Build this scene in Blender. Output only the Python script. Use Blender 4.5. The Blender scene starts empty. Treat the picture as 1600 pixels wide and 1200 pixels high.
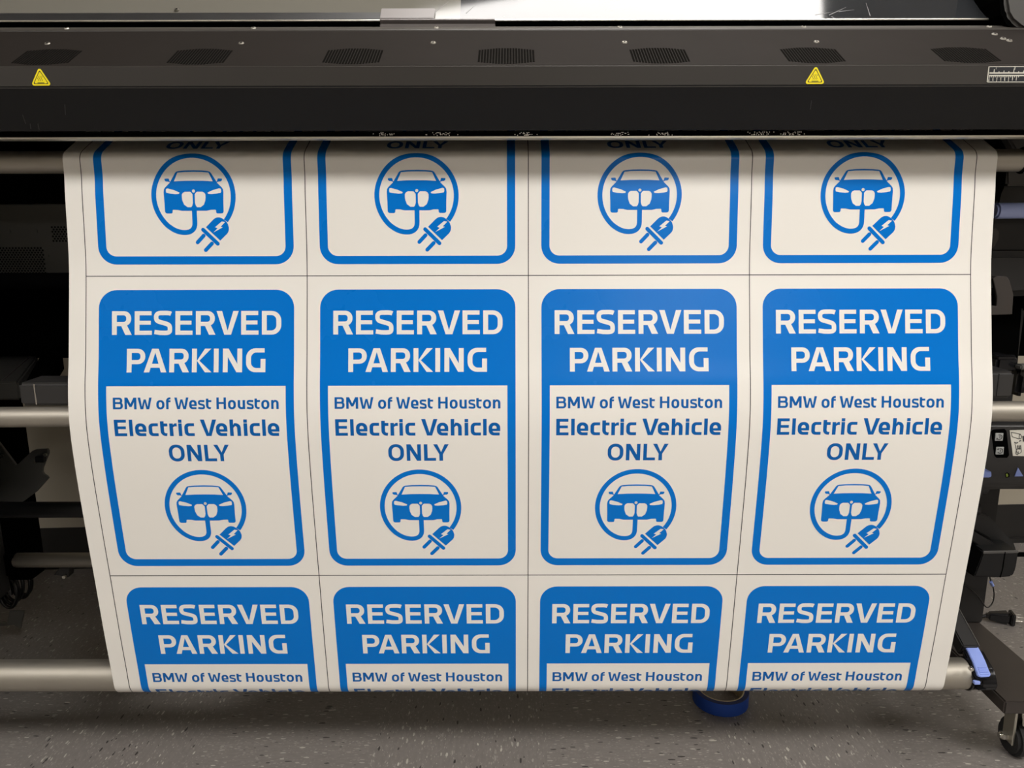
import bpy, bmesh, math, random
from mathutils import Vector, Matrix
from mathutils.geometry import tessellate_polygon
random.seed(4)
R = math.radians
sc = bpy.context.scene
COL = sc.collection

# ---------------------------------------------------------------- camera, world, exposure
CAMZ, PITCH, FPX = 0.865, R(12.0), 1200.0
cam_d = bpy.data.cameras.new('camera')
cam_d.sensor_width = 36.0
cam_d.lens = FPX / 1600.0 * 36.0
cam_d.clip_start = 0.02
cam = bpy.data.objects.new('camera', cam_d)
COL.objects.link(cam)
cam.location = (0, 0, CAMZ)
cam.rotation_euler = (Matrix.Rotation(R(90) - PITCH, 4, 'X') @ Matrix.Rotation(R(-0.12), 4, 'Z')).to_euler()
sc.camera = cam
w = bpy.data.worlds.new('room_air'); sc.world = w; w.use_nodes = True
w.node_tree.nodes['Background'].inputs[0].default_value = (1.0, 0.93, 0.82, 1)
w.node_tree.nodes['Background'].inputs[1].default_value = 0.05
sc.view_settings.view_transform = 'Standard'
sc.view_settings.look = 'None'
sc.view_settings.gamma = 1.0
sc.view_settings.use_curve_mapping = False
sc.view_settings.exposure = 0.0
LAMP = 24.0                      # brightness of the ceiling panels

# ---------------------------------------------------------------- helpers
cT, sT = math.cos(PITCH), math.sin(PITCH)
def at(px, py, Y):
    """the point at true distance Y (metres from the lens along the floor) seen at a pixel"""
    v = (py - 600) / FPX
    t = Y / (cT - v * sT)
    return Vector(((px - 800) / FPX * t, Y, CAMZ - t * (sT + v * cT)))
def rz(py, Y): return at(800, py, Y).z
def rx(px, py, Y): return at(px, py, Y).x

def node_mat(name, base, rough=0.5, metal=0.0, spec=0.5, coat=0.0, noise=0.0, nscale=60.0, bump=0.0, stretch=None, coat_rough=0.1):
    m = bpy.data.materials.new(name); m.use_nodes = True
    nt = m.node_tree; b = nt.nodes['Principled BSDF']
    b.inputs['Base Color'].default_value = (*base, 1)
    b.inputs['Roughness'].default_value = rough
    b.inputs['Metallic'].default_value = metal
    b.inputs['Specular IOR Level'].default_value = spec
    b.inputs['Coat Weight'].default_value = coat
    b.inputs['Coat Roughness'].default_value = coat_rough
    tc = nt.nodes.new('ShaderNodeTexCoord'); mp = nt.nodes.new('ShaderNodeMapping')
    nt.links.new(tc.outputs['Object'], mp.inputs[0])
    if stretch: mp.inputs['Scale'].default_value = stretch
    nz = nt.nodes.new('ShaderNodeTexNoise'); nz.inputs['Scale'].default_value = nscale; nz.inputs['Detail'].default_value = 4
    nt.links.new(mp.outputs[0], nz.inputs['Vector'])
    if noise > 0:
        mx = nt.nodes.new('ShaderNodeMix'); mx.data_type = 'RGBA'
        mx.inputs[6].default_value = (*[c * (1 - noise) for c in base], 1)
        mx.inputs[7].default_value = (*[min(1, c * (1 + noise)) for c in base], 1)
        nt.links.new(nz.outputs['Fac'], mx.inputs[0]); nt.links.new(mx.outputs[2], b.inputs['Base Color'])
        mr = nt.nodes.new('ShaderNodeMapRange')
        mr.inputs[3].default_value = max(0.02, rough - 0.08); mr.inputs[4].default_value = min(1, rough + 0.08)
        nt.links.new(nz.outputs['Fac'], mr.inputs[0]); nt.links.new(mr.outputs[0], b.inputs['Roughness'])
    if bump > 0:
        bp = nt.nodes.new('ShaderNodeBump'); bp.inputs['Strength'].default_value = bump; bp.inputs['Distance'].default_value = 0.001
        nt.links.new(nz.outputs['Fac'], bp.inputs['Height']); nt.links.new(bp.outputs[0], b.inputs['Normal'])
    return m

M = {}
M['slope']   = node_mat('cover_metal_darkened', (0.0128, 0.0108, 0.0095), 0.62, spec=0.02, noise=0.05, nscale=9, bump=0.05)  # slope of the same cover, colour darkened to offset the overhead panel's light
M['cover']   = node_mat('cover_painted_metal', (0.030, 0.0265, 0.0225), 0.5, spec=0.25, noise=0.05, nscale=9, bump=0.05)
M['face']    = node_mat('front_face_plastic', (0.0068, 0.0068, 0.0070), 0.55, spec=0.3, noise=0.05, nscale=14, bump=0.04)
M['black']   = node_mat('black_plastic', (0.008, 0.008, 0.0085), 0.45, noise=0.1, nscale=30)
M['gloss']   = node_mat('glossy_black_plastic', (0.008, 0.008, 0.009), 0.16, noise=0.08, nscale=20)
M['deep']    = node_mat('matte_black_metal', (0.0016, 0.0016, 0.0016), 0.85, spec=0.0, noise=0.1, nscale=20)
M['char']    = node_mat('charcoal_plastic', (0.024, 0.023, 0.0225), 0.45, noise=0.06, nscale=25, bump=0.05)
M['char2']   = node_mat('dark_column_plastic', (0.013, 0.0122, 0.0118), 0.5, spec=0.35, noise=0.06, nscale=25)
M['lavend_lightened'] = node_mat('lavender_plastic_lightened', (0.42, 0.50, 0.86), 0.32, noise=0.04, nscale=20)  # lavender plastic lightened in colour, as the side lever stands in shade
M['slot']    = node_mat('vent_slot_black', (0.0052, 0.0048, 0.0043), 0.85, spec=0.0, noise=0.1, nscale=30)
M['screwm']  = node_mat('dull_screw_metal', (0.30, 0.285, 0.25), 0.42, metal=1.0, noise=0.06)
M['housing'] = node_mat('grey_housing_plastic', (0.07, 0.067, 0.063), 0.45, noise=0.06, nscale=12)
M['brown']   = node_mat('brown_black_painted_steel', (0.034, 0.0275, 0.0235), 0.5, noise=0.06, nscale=10, bump=0.04)
M['plate']   = node_mat('grey_steel_plate', (0.085, 0.083, 0.075), 0.5, metal=0.0, noise=0.08, nscale=15)
M['alu']     = node_mat('satin_aluminium', (0.44, 0.41, 0.355), 0.58, metal=1.0, noise=0.06, nscale=14, stretch=(1, 12, 12), bump=0.05)
M['steel']   = node_mat('bright_steel', (0.72, 0.70, 0.65), 0.25, metal=1.0, noise=0.05)
M['lip']     = node_mat('brushed_lip_metal', (0.80, 0.77, 0.68), 0.4, metal=1.0, noise=0.08, nscale=30, stretch=(0.2, 4, 4))
M['vinyl']   = node_mat('white_vinyl', (0.82, 0.795, 0.74), 0.33, spec=0.5, noise=0.012, nscale=5, bump=0.02)
M['blue']    = node_mat('blue_print_ink', (0.0006, 0.165, 0.60), 0.25, spec=0.15, noise=0.02, nscale=6)
M['ink']     = node_mat('blue_letter_ink', (0.0008, 0.105, 0.385), 0.3, spec=0.22, noise=0.02, nscale=6)
M['white']   = node_mat('white_letter_vinyl', (0.82, 0.80, 0.755), 0.33, spec=0.5, noise=0.012, nscale=5)
M['line']    = node_mat('dark_cut_line_ink', (0.03, 0.025, 0.03), 0.5, noise=0.05)
M['yellow']  = node_mat('yellow_sticker', (0.86, 0.72, 0.0), 0.4, noise=0.03)
M['sdark']   = node_mat('sticker_print', (0.03, 0.028, 0.0), 0.5, noise=0.05)
M['lblack']  = node_mat('ruler_black', (0.012, 0.014, 0.018), 0.4, noise=0.05)
M['lwhite']  = node_mat('label_print_white', (0.6, 0.58, 0.5), 0.5, noise=0.04)
M['lavend']  = node_mat('lavender_blue_plastic', (0.27, 0.36, 0.78), 0.38, noise=0.04, nscale=20)
M['tape']    = node_mat('blue_masking_tape', (0.008, 0.055, 0.33), 0.55, noise=0.06, nscale=80, stretch=(1, 1, 8))
M['tapeside']= node_mat('tape_side', (0.008, 0.02, 0.10), 0.6, noise=0.1, nscale=90)
M['card']    = node_mat('cardboard', (0.45, 0.37, 0.25), 0.8, noise=0.1, nscale=90)
M['wall']    = node_mat('painted_wall', (0.40, 0.36, 0.285), 0.8, noise=0.02, nscale=3, bump=0.03)
M['ceil']    = node_mat('ceiling_tile', (0.55, 0.53, 0.49), 0.9, noise=0.04, nscale=40)
M['base']    = node_mat('black_cove_base', (0.012, 0.011, 0.010), 0.5, noise=0.08)
M['lid']     = node_mat('grey_lid_panel', (0.092, 0.087, 0.073), 0.03, spec=0.2, noise=0.06, nscale=4)
M['pane']    = node_mat('smoked_acrylic', (0.013, 0.0138, 0.015), 0.025, spec=0.2, noise=0.25, nscale=18)
M['clip']    = node_mat('grey_handle_plastic', (0.115, 0.102, 0.097), 0.45, noise=0.05)
M['rubber']  = node_mat('black_rubber', (0.012, 0.012, 0.012), 0.7, noise=0.1)
M['wheelcap']= node_mat('grey_wheel_cover', (0.16, 0.14, 0.145), 0.5, noise=0.05)
M['zinc']    = node_mat('zinc_plate', (0.62, 0.60, 0.52), 0.35, metal=1.0, noise=0.06)
M['paper']   = node_mat('white_label_paper', (0.66, 0.64, 0.56), 0.5, noise=0.02)
M['button']  = node_mat('grey_button', (0.36, 0.37, 0.36), 0.45, noise=0.04)
M['led']     = node_mat('green_indicator', (0.25, 0.36, 0.04), 0.3, noise=0.2, nscale=200)
M['plinen']  = node_mat('label_line_ink', (0.05, 0.05, 0.05), 0.5, noise=0.05)
M['trunk']   = node_mat('dark_fabric', (0.017, 0.0155, 0.012), 0.85, noise=0.2, nscale=40, bump=0.2)

def floor_mat():
    m = bpy.data.materials.new('flecked_vinyl_tile'); m.use_nodes = True
    nt = m.node_tree; L = nt.links; N = nt.nodes.new
    b = nt.nodes['Principled BSDF']; b.inputs['Roughness'].default_value = 0.42
    tc = N('ShaderNodeTexCoord')
    sp = N('ShaderNodeSeparateXYZ'); L.new(tc.outputs['Object'], sp.inputs[0])
    T = 0.290
    def math_n(op, a, bb=None):
        n = N('ShaderNodeMath'); n.operation = op
        for i, q in enumerate((a, bb)):
            if q is None: continue
            if isinstance(q, (int, float)): n.inputs[i].default_value = q
            else: L.new(q, n.inputs[i])
        return n.outputs[0]
    tx = math_n('DIVIDE', math_n('ADD', sp.outputs[0], 0.2333), T)
    ty = math_n('DIVIDE', math_n('ADD', sp.outputs[1], -1.34), T)
    chk = math_n('FLOORED_MODULO', math_n('ADD', math_n('FLOOR', tx), math_n('FLOOR', ty)), 2.0)   # 0 / 1
    # alternate tiles turn the fleck direction by a quarter turn
    mapA = N('ShaderNodeMapping'); mapA.inputs['Scale'].default_value = (1.0, 3.4, 1)
    mapB = N('ShaderNodeMapping'); mapB.inputs['Scale'].default_value = (3.0, 1.0, 1); mapB.inputs['Rotation'].default_value = (0, 0, 0.12)
    L.new(tc.outputs['Object'], mapA.inputs[0]); L.new(tc.outputs['Object'], mapB.inputs[0])
    wob = N('ShaderNodeTexNoise'); wob.inputs['Scale'].default_value = 55; L.new(tc.outputs['Object'], wob.inputs['Vector'])
    mv = N('ShaderNodeMix'); mv.data_type = 'VECTOR'
    L.new(math_n('SUBTRACT', 1.0, chk), mv.inputs[0]); L.new(mapB.outputs[0], mv.inputs[4]); L.new(mapA.outputs[0], mv.inputs[5])
    va = N('ShaderNodeVectorMath'); va.operation = 'MULTIPLY_ADD'
    L.new(wob.outputs['Color'], va.inputs[0]); va.inputs[1].default_value = (0.012, 0.012, 0); L.new(mv.outputs[1], va.inputs[2])
    def flecks(scale, lo, hi, seed):
        off = N('ShaderNodeVectorMath'); off.operation = 'ADD'; L.new(va.outputs[0], off.inputs[0]); off.inputs[1].default_value = (seed, seed * 1.7, 0)
        vo = N('ShaderNodeTexVoronoi'); vo.inputs['Scale'].default_value = scale; L.new(off.outputs[0], vo.inputs['Vector'])
        cs = N('ShaderNodeSeparateColor'); L.new(vo.outputs['Color'], cs.inputs[0])
        # only some cells carry a chip, its size set by a random draw
        size = math_n('MULTIPLY', math_n('SUBTRACT', cs.outputs[0], lo), hi)
        on = math_n('GREATER_THAN', size, vo.outputs['Distance'])
        return on, cs.outputs[1]
    w1, r1 = flecks(75, 0.66, 1.25, 0.0)
    w2, r2 = flecks(170, 0.52, 1.1, 3.1)
    d1, r3 = flecks(62, 0.84, 2.3, 7.7)
    mott = N('ShaderNodeTexNoise'); mott.inputs['Scale'].default_value = 60; mott.inputs['Detail'].default_value = 6; L.new(va.outputs[0], mott.inputs['Vector'])
    big = N('ShaderNodeTexNoise'); big.inputs['Scale'].default_value = 3.0; L.new(tc.outputs['Object'], big.inputs['Vector'])
    def mixc(f, a, bcol):
        n = N('ShaderNodeMix'); n.data_type = 'RGBA'
        L.new(f, n.inputs[0])
        for i, q in ((6, a), (7, bcol)):
            if isinstance(q, tuple): n.inputs[i].default_value = (*q, 1)
            else: L.new(q, n.inputs[i])
        return n.outputs[2]
    base = mixc(mott.outputs['Fac'], (0.150, 0.136, 0.126), (0.235, 0.214, 0.198))
    c = mixc(math_n('MULTIPLY', w2, math_n('ADD', math_n('MULTIPLY', r2, 0.35), 0.08)), base, (0.50, 0.47, 0.41))
    c = mixc(math_n('MULTIPLY', w1, math_n('ADD', math_n('MULTIPLY', r1, 0.75), 0.1)), c, (0.56, 0.53, 0.46))
    c = mixc(math_n('MULTIPLY', d1, 0.9), c, (0.022, 0.020, 0.018))
    L.new(c, b.inputs['Base Color'])
    rr = N('ShaderNodeMapRange'); rr.inputs[3].default_value = 0.36; rr.inputs[4].default_value = 0.55
    L.new(big.outputs['Fac'], rr.inputs[0]); L.new(rr.outputs[0], b.inputs['Roughness'])
    return m
M['floor'] = floor_mat()

def lamp_mat():
    m = bpy.data.materials.new('lit_diffuser'); m.use_nodes = True
    nt = m.node_tree; b = nt.nodes['Principled BSDF']
    b.inputs['Base Color'].default_value = (0.8, 0.8, 0.78, 1)
    b.inputs['Emission Color'].default_value = (1.0, 0.965, 0.93, 1)
    b.inputs['Emission Strength'].default_value = LAMP
    return m
M['lamp'] = lamp_mat()

def put(name, me, parent=None):
    o = bpy.data.objects.new(name, me); COL.objects.link(o)
    if parent is not None: o.parent = parent
    return o
def obj(name, bm, mat, parent=None, smooth=None):
    """link a bmesh built in world coordinates as ONE mesh object"""
    me = bpy.data.meshes.new(name)
    bmesh.ops.recalc_face_normals(bm, faces=bm.faces[:])
    if smooth is not None:
        for f in bm.faces: f.smooth = True
        for e in bm.edges:
            e.smooth = not (len(e.link_faces) == 2 and e.calc_face_angle(0) > R(smooth))
    bm.to_mesh(me); bm.free()
    for mm in (mat if isinstance(mat, (list, tuple)) else [mat]): me.materials.append(M[mm] if isinstance(mm, str) else mm)
    o = put(name, me, parent)
    if parent is not None:
        p = parent; inv = Matrix.Identity(4)
        loc = Vector((0, 0, 0))
        while p is not None: loc += p.location; p = p.parent
        o.location = -loc if parent.type == 'EMPTY' or True else loc
    return o
def thing(name, label, cat, loc, group=None):
    o = bpy.data.objects.new(name, None); COL.objects.link(o); o.location = loc
    o.empty_display_size = 0.05
    o['label'] = label; o['category'] = cat
    if group: o['group'] = group
    return o
def tag(o, label, cat, group=None):
    o['label'] = label; o['category'] = cat
    if group: o['group'] = group
    return o
def struct(o): o['kind'] = 'structure'; return o
def merge(dst, src):
    me = bpy.data.meshes.new('tmp'); src.to_mesh(me); src.free(); dst.from_mesh(me); bpy.data.meshes.remove(me)
def bev(bm, r, seg=2):
    if r > 0:
        bmesh.ops.bevel(bm, geom=[e for e in bm.edges], offset=r, segments=seg, affect='EDGES', clamp_overlap=True)
def box(bm, x0, x1, y0, y1, z0, z1, r=0.0, seg=2, rot=None, mat=0):
    t = bmesh.new()
    bmesh.ops.create_cube(t, size=1)
    bmesh.ops.scale(t, vec=(abs(x1 - x0), abs(y1 - y0), abs(z1 - z0)), verts=t.verts)
    bev(t, r, seg)
    for f in t.faces: f.material_index = mat
    if rot is not None: bmesh.ops.transform(t, matrix=rot, verts=t.verts)
    bmesh.ops.translate(t, vec=((x0 + x1) / 2, (y0 + y1) / 2, (z0 + z1) / 2), verts=t.verts)
    merge(bm, t); return bm
def cyl(bm, p, q, r, r2=None, n=40, cap=True, b=0.0, mat=0):
    p, q = Vector(p), Vector(q); d = q - p
    t = bmesh.new()
    bmesh.ops.create_cone(t, cap_ends=cap, cap_tris=False, segments=n, radius1=r, radius2=r if r2 is None else r2, depth=d.length)
    if b > 0:
        es = [e for e in t.edges if any(len(f.verts) > 4 for f in e.link_faces)]
        bmesh.ops.bevel(t, geom=es, offset=b, segments=2, affect='EDGES')
    for f in t.faces: f.material_index = mat
    bmesh.ops.transform(t, matrix=Matrix.Translation((p + q) / 2) @ d.to_track_quat('Z', 'Y').to_matrix().to_4x4(), verts=t.verts)
    merge(bm, t); return bm
def prism(bm, pts, ext, r=0.0, seg=2, mat=0):
    """flat polygon pts (3-D) pushed along vector ext"""
    t = bmesh.new()
    a = [t.verts.new(Vector(p)) for p in pts]; e = Vector(ext)
    c = [t.verts.new(Vector(p) + e) for p in pts]
    n = len(pts)
    t.faces.new(a); t.faces.new(c[::-1])
    for i in range(n): t.faces.new((a[i], c[i], c[(i + 1) % n], a[(i + 1) % n]))
    bmesh.ops.recalc_face_normals(t, faces=t.faces[:])
    bev(t, r, seg)
    for f in t.faces: f.material_index = mat
    merge(bm, t); return bm
def extrude_x(bm, prof, x0, x1, r=0.0, seg=2, mat=0):
    return prism(bm, [(x0, y, z) for y, z in prof], (x1 - x0, 0, 0), r, seg, mat)
def tube(bm, pts, r, n=10, sub=6, mat=0):
    """round tube along a Catmull-Rom path"""
    P = [Vector(p) for p in pts]; path = []
    for i in range(len(P) - 1):
        a, b, c, d = P[max(i - 1, 0)], P[i], P[i + 1], P[min(i + 2, len(P) - 1)]
        for k in range(sub):
            t = k / sub
            path.append(0.5 * ((2 * b) + (c - a) * t + (2 * a - 5 * b + 4 * c - d) * t * t + (3 * b - a - 3 * c + d) * t ** 3))
    path.append(P[-1])
    rings = []; up = Vector((0.13, 0.2, 1)).normalized()
    for i, p in enumerate(path):
        d = (path[min(i + 1, len(path) - 1)] - path[max(i - 1, 0)]).normalized()
        u = d.cross(up)
        if u.length < 1e-4: u = d.cross(Vector((1, 0, 0)))
        u.normalize(); v = d.cross(u)
        rings.append([bm.verts.new(p + r * (math.cos(2 * math.pi * k / n) * u + math.sin(2 * math.pi * k / n) * v)) for k in range(n)])
    for a, b in zip(rings, rings[1:]):
        for k in range(n):
            f = bm.faces.new((a[k], a[(k + 1) % n], b[(k + 1) % n], b[k])); f.material_index = mat
    bm.faces.new(rings[0][::-1]); bm.faces.new(rings[-1])
    return bm

# ---------------------------------------------------------------- large structure
def build_room():
    H = 2.455
    bm = bmesh.new(); box(bm, -4.2, 4.4, -4.6, 2.6, -0.05, 0.0); struct(obj('floor', bm, 'floor'))
    bm = bmesh.new(); box(bm, -4.2, 4.4, -4.6, 2.6, H + 0.03, H + 0.08); struct(obj('ceiling', bm, 'ceil'))
    yaw = R(3.4)
    rot = Matrix.Rotation(yaw, 4, 'Z')
    cx, cy = 0.0, 1.896
    def wall_pt(x, off): return Vector((cx, cy, 0)) + rot @ Vector((x, off, 0))
    bm = bmesh.new()
    prism(bm, [wall_pt(-4.3, 0), wall_pt(4.5, 0), wall_pt(4.5, 0.1), wall_pt(-4.3, 0.1)], (0, 0, H + 0.03)); struct(obj('wall_back', bm, 'wall'))
    bm = bmesh.new()
    prism(bm, [wall_pt(-4.2, -0.004), wall_pt(4.4, -0.004), wall_pt(4.4, -0.0001), wall_pt(-4.2, -0.0001)], (0, 0, 0.107))
    prism(bm, [wall_pt(-4.2, -0.014), wall_pt(4.4, -0.014), wall_pt(4.4, -0.004), wall_pt(-4.2, -0.004)], (0, 0, 0.012))
    struct(obj('baseboard_back', bm, 'base'))
    bm = bmesh.new(); box(bm, -4.2, -4.1, -4.6, 2.6, 0, H + 0.03); struct(obj('wall_left', bm, 'wall'))
    bm = bmesh.new(); box(bm, 4.3, 4.4, -4.6, 2.6, 0, H + 0.03); struct(obj('wall_right', bm, 'wall'))
    bm = bmesh.new(); box(bm, -4.2, 4.4, -4.6, -4.5, 0, H + 0.03); struct(obj('wall_front', bm, 'wall'))
    # fluorescent panels of the ceiling, turned with the room
    for (x, y, lab) in LIGHTS:
        t = thing('ceiling_light', lab, 'ceiling light', (x, y, H), 'fluorescent ceiling panels')
        t.rotation_euler = (0, 0, R(9.0))
        bm = bmesh.new()
        for a in ((-0.615, 0.615, -0.33, -0.30), (-0.615, 0.615, 0.30, 0.33), (-0.615, -0.585, -0.30, 0.30), (0.585, 0.615, -0.30, 0.30)):
            box(bm, a[0], a[1], a[2], a[3], -0.012, 0.03)
        o = obj('frame', bm, 'ceil', t); o.location = (0, 0, 0)
        bm = bmesh.new(); box(bm, -0.585, 0.585, -0.30, 0.30, -0.006, 0.006)
        o = obj('diffuser', bm, 'lamp', t); o.location = (0, 0, 0)
LIGHTS = [(0.352, 1.16, 'fluorescent ceiling panel right above the printer, mirrored in its lid'),
          (0.90, -0.55, 'fluorescent ceiling panel just in front of the printer, middle of its row'),
          (-1.95, -0.80, 'fluorescent ceiling panel in front of the printer, toward the left wall'),
          (3.05, -0.25, 'fluorescent ceiling panel in front of the printer, toward the right wall'),
          (1.30, -3.5, 'fluorescent ceiling panel nearest the front wall, glinting on the vinyl')]
build_room()

# ---------------------------------------------------------------- the printed vinyl: side profile
def arc_pts(cx, cz, r, a0, a1, n):
    return [(cx + r * math.cos(R(a0 + (a1 - a0) * i / n)), cz + r * math.sin(R(a0 + (a1 - a0) * i / n))) for i in range(n + 1)]
ROLL = (1.0998, 0.0800, 0.0150)       # upper guide roller: y, z from lens height, radius
MIDB = (1.0390, -0.2660, 0.0142)      # loop-forming bar
BOTB = (1.0780, -0.6920, 0.0235)      # tension bar in the loop
TAKE = (1.2500, -0.4855, 0.0450)      # take-up core behind
def profile():
    knots = [(1.175, 0.1395), (1.15, 0.1255), (1.125, 0.1115)]
    knots += arc_pts(ROLL[0], ROLL[1], ROLL[2] + 0.0010, 122, 184, 6)
    knots += [(1.0832, 0.0600), (1.0800, 0.0384), (1.0755, -0.0044), (1.0706, -0.0474), (1.0660, -0.0734), (1.0525, -0.1336), (1.0407, -0.1851), (1.0318, -0.2192),
              (1.0262, -0.2480), (1.0238, -0.2690), (1.0230, -0.2900), (1.0236, -0.3200), (1.0254, -0.3580), (1.0287, -0.4044), (1.0327, -0.4547), (1.0372, -0.5070), (1.0413, -0.5597), (1.0458, -0.6142), (1.0508, -0.6650)]
    knots += arc_pts(BOTB[0], BOTB[1], BOTB[2] + 0.0012, 188, 318, 10)
    knots += [(1.120, -0.655), (1.165, -0.585), (1.2055, -0.502)]
    # Catmull-Rom through the knots, centripetal-ish by dense sampling
    out = []
    K = knots
    for i in range(len(K) - 1):
        p0, p1, p2, p3 = K[max(i - 1, 0)], K[i], K[i + 1], K[min(i + 2, len(K) - 1)]
        d0 = max(1e-6, math.dist(p0, p1)) ** .5; d1 = max(1e-6, math.dist(p1, p2)) ** .5; d2 = max(1e-6, math.dist(p2, p3)) ** .5
        if i == 0: d0 = d1
        if i == len(K) - 2: d2 = d1
        n = max(2, int(math.dist(p1, p2) / 0.003))
        for k in range(n):
            t = k / n; q = []
            for c in (0, 1):
                a, b, cc, d = p0[c], p1[c], p2[c], p3[c]
                m1 = (b - a) / d0 - (cc - a) / (d0 + d1) + (cc - b) / d1 if i > 0 else (cc - b) / d1
                m2 = (cc - b) / d1 - (d - b) / (d1 + d2) + (d - cc) / d2 if i < len(K) - 2 else (cc - b) / d1
                m1 *= d1; m2 *= d1
                q.append((2 * t ** 3 - 3 * t * t + 1) * b + (t ** 3 - 2 * t * t + t) * m1 + (-2 * t ** 3 + 3 * t * t) * cc + (t ** 3 - t * t) * m2)
            out.append((q[0], q[1]))
    out.append(K[-1])
    return out
PR = profile()
SS = [0.0]
for a, b in zip(PR, PR[1:]): SS.append(SS[-1] + math.dist(a, b))
PN = []
for i in range(len(PR)):
    a, b = PR[max(i - 1, 0)], PR[min(i + 1, len(PR) - 1)]
    ty, tz = b[0] - a[0], b[1] - a[1]; l = math.hypot(ty, tz)
    PN.append((tz / l, -ty / l))                      # faces the front (towards the room)
def s_of_z(zrel):                                     # arc length where the front fall passes a height
    for i in range(1, len(PR)):
        if PR[i - 1][1] >= zrel > PR[i][1] and PR[i][0] < 1.1: 
            f = (PR[i - 1][1] - zrel) / (PR[i - 1][1] - PR[i][1]); return SS[i - 1] + f * (SS[i] - SS[i - 1])
S0 = s_of_z(-0.0737)                                   # the cut line at the head of the full row
CELL_W, CELL_H = 0.3046, 0.4365
X_SHEET, X_ART, W_SHEET = 0.0252, 0.0228, 1.27
def locate(s):
    lo, hi = 0, len(SS) - 1
    while hi - lo > 1:
        m = (lo + hi) // 2
        if SS[m] <= s: lo = m
        else: hi = m
    f = min(1, max(0, (s - SS[lo]) / (SS[hi] - SS[lo])))
    p = [PR[lo][c] + f * (PR[hi][c] - PR[lo][c]) for c in (0, 1)]
    n = [PN[lo][c] + f * (PN[hi][c] - PN[lo][c]) for c in (0, 1)]
    l = math.hypot(*n)
    return p, (n[0] / l, n[1] / l)

def tessellate(outer, holes=()):
    lists = [[Vector((x, y, 0)) for x, y in outer]] + [[Vector((x, y, 0)) for x, y in h] for h in holes]
    flat = [p for l in lists for p in l]
    return [[(flat[i].x, flat[i].y) for i in tri] for tri in tessellate_polygon(lists)]
def clip_s(poly, lim, keep_above):
    out = []
    for i in range(len(poly)):
        a, b = poly[i], poly[(i + 1) % len(poly)]
        ia = (a[1] >= lim) if keep_above else (a[1] <= lim); ib = (b[1] >= lim) if keep_above else (b[1] <= lim)
        if ia: out.append(a)
        if ia != ib:
            t = (lim - a[1]) / (b[1] - a[1]); out.append((a[0] + t * (b[0] - a[0]), lim))
    return out
def on_sheet(name, polys, s_off, lift, mats, parent, smin=None, smax=None):
    """polys: [(outer, holes, material index)] in (u, s); bends the flat artwork along the sheet's own fall"""
    V, F, MI, NR = [], [], [], []
    smin = SS[0] + 0.001 if smin is None else smin
    smax = SS[-1] - 0.001 if smax is None else smax
    lift0 = lift
    for pi_, (outer, holes, mi) in enumerate(polys):
        lift = lift0 + (pi_ % 4) * 1.6e-5
        for tri in tessellate(outer, holes):
            tri = [(x, y + s_off) for x, y in tri]
            lo = max(min(p[1] for p in tri), smin); hi = min(max(p[1] for p in tri), smax)
            if hi <= lo: continue
            i0 = max(0, next((i for i in range(len(SS)) if SS[i] > lo), 1) - 1)
            i = i0
            while i < len(SS) - 1 and SS[i] < hi:
                pc = clip_s(clip_s(tri, max(SS[i], smin), True), min(SS[i + 1], smax), False)
                i += 1
                if len(pc) < 3: continue
                ids = []; ar = 0
                for k in range(len(pc)): ar += pc[k][0] * pc[(k + 1) % len(pc)][1] - pc[(k + 1) % len(pc)][0] * pc[k][1]
                if abs(ar) < 1e-12: continue
                if ar > 0: pc = pc[::-1]
                for x, s in pc:
                    p, n = locate(s)
                    ids.append(len(V)); V.append((x, p[0] + n[0] * lift, p[1] + CAMZ + n[1] * lift)); NR.append((0, n[0], n[1]))
                F.append(ids); MI.append(mi)
    me = bpy.data.meshes.new(name); me.from_pydata(V, [], F)
    for m in mats: me.materials.append(M[m])
    me.polygons.foreach_set('material_index', MI)
    me.polygons.foreach_set('use_smooth', [True] * len(F))
    me.update()
    me.normals_split_custom_set([NR[l.vertex_index] for l in me.loops])
    return me

# ---------------------------------------------------------------- lettering (own strokes, cap height 1 = H)
def arcp(cx, cy, rx_, ry_, a0, a1, n=7):
    return [(cx + rx_ * math.cos(R(a0 + (a1 - a0) * i / n)), cy + ry_ * math.sin(R(a0 + (a1 - a0) * i / n))) for i in range(n + 1)]
def rct(x0, y0, x1, y1): return ([(x0, y0), (x1, y0), (x1, y1), (x0, y1)], [])
def rrect(x0, y0, x1, y1, tl=0, tr=0, br=0, bl=0, k=1.0):
    p = []
    p += arcp(x0 + bl, y0 + bl * k, bl, bl * k, 180, 270) if bl else [(x0, y0)]
    p += arcp(x1 - br, y0 + br * k, br, br * k, 270, 360) if br else [(x1, y0)]
    p += arcp(x1 - tr, y1 - tr * k, tr, tr * k, 0, 90) if tr else [(x1, y1)]
    p += arcp(x0 + tl, y1 - tl * k, tl, tl * k, 90, 180) if tl else [(x0, y1)]
    return p
def stroke(path, wd):
    """constant-width band along a polyline, flat ends"""
    P = [Vector(p) for p in path]; l, r_ = [], []
    for i, p in enumerate(P):
        if i == 0: d = (P[1] - p).normalized(); n = Vector((-d.y, d.x)); k = 1
        elif i == len(P) - 1: d = (p - P[i - 1]).normalized(); n = Vector((-d.y, d.x)); k = 1
        else:
            d0 = (p - P[i - 1]).normalized(); d1 = (P[i + 1] - p).normalized()
            n = (Vector((-d0.y, d0.x)) + Vector((-d1.y, d1.x))).normalized(); k = 1 / max(0.5, n.dot(Vector((-d0.y, d0.x))))
        l.append((p.x + n.x * wd / 2 * k, p.y + n.y * wd / 2 * k)); r_.append((p.x - n.x * wd / 2 * k, p.y - n.y * wd / 2 * k))
    return (l + r_[::-1], [])
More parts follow.
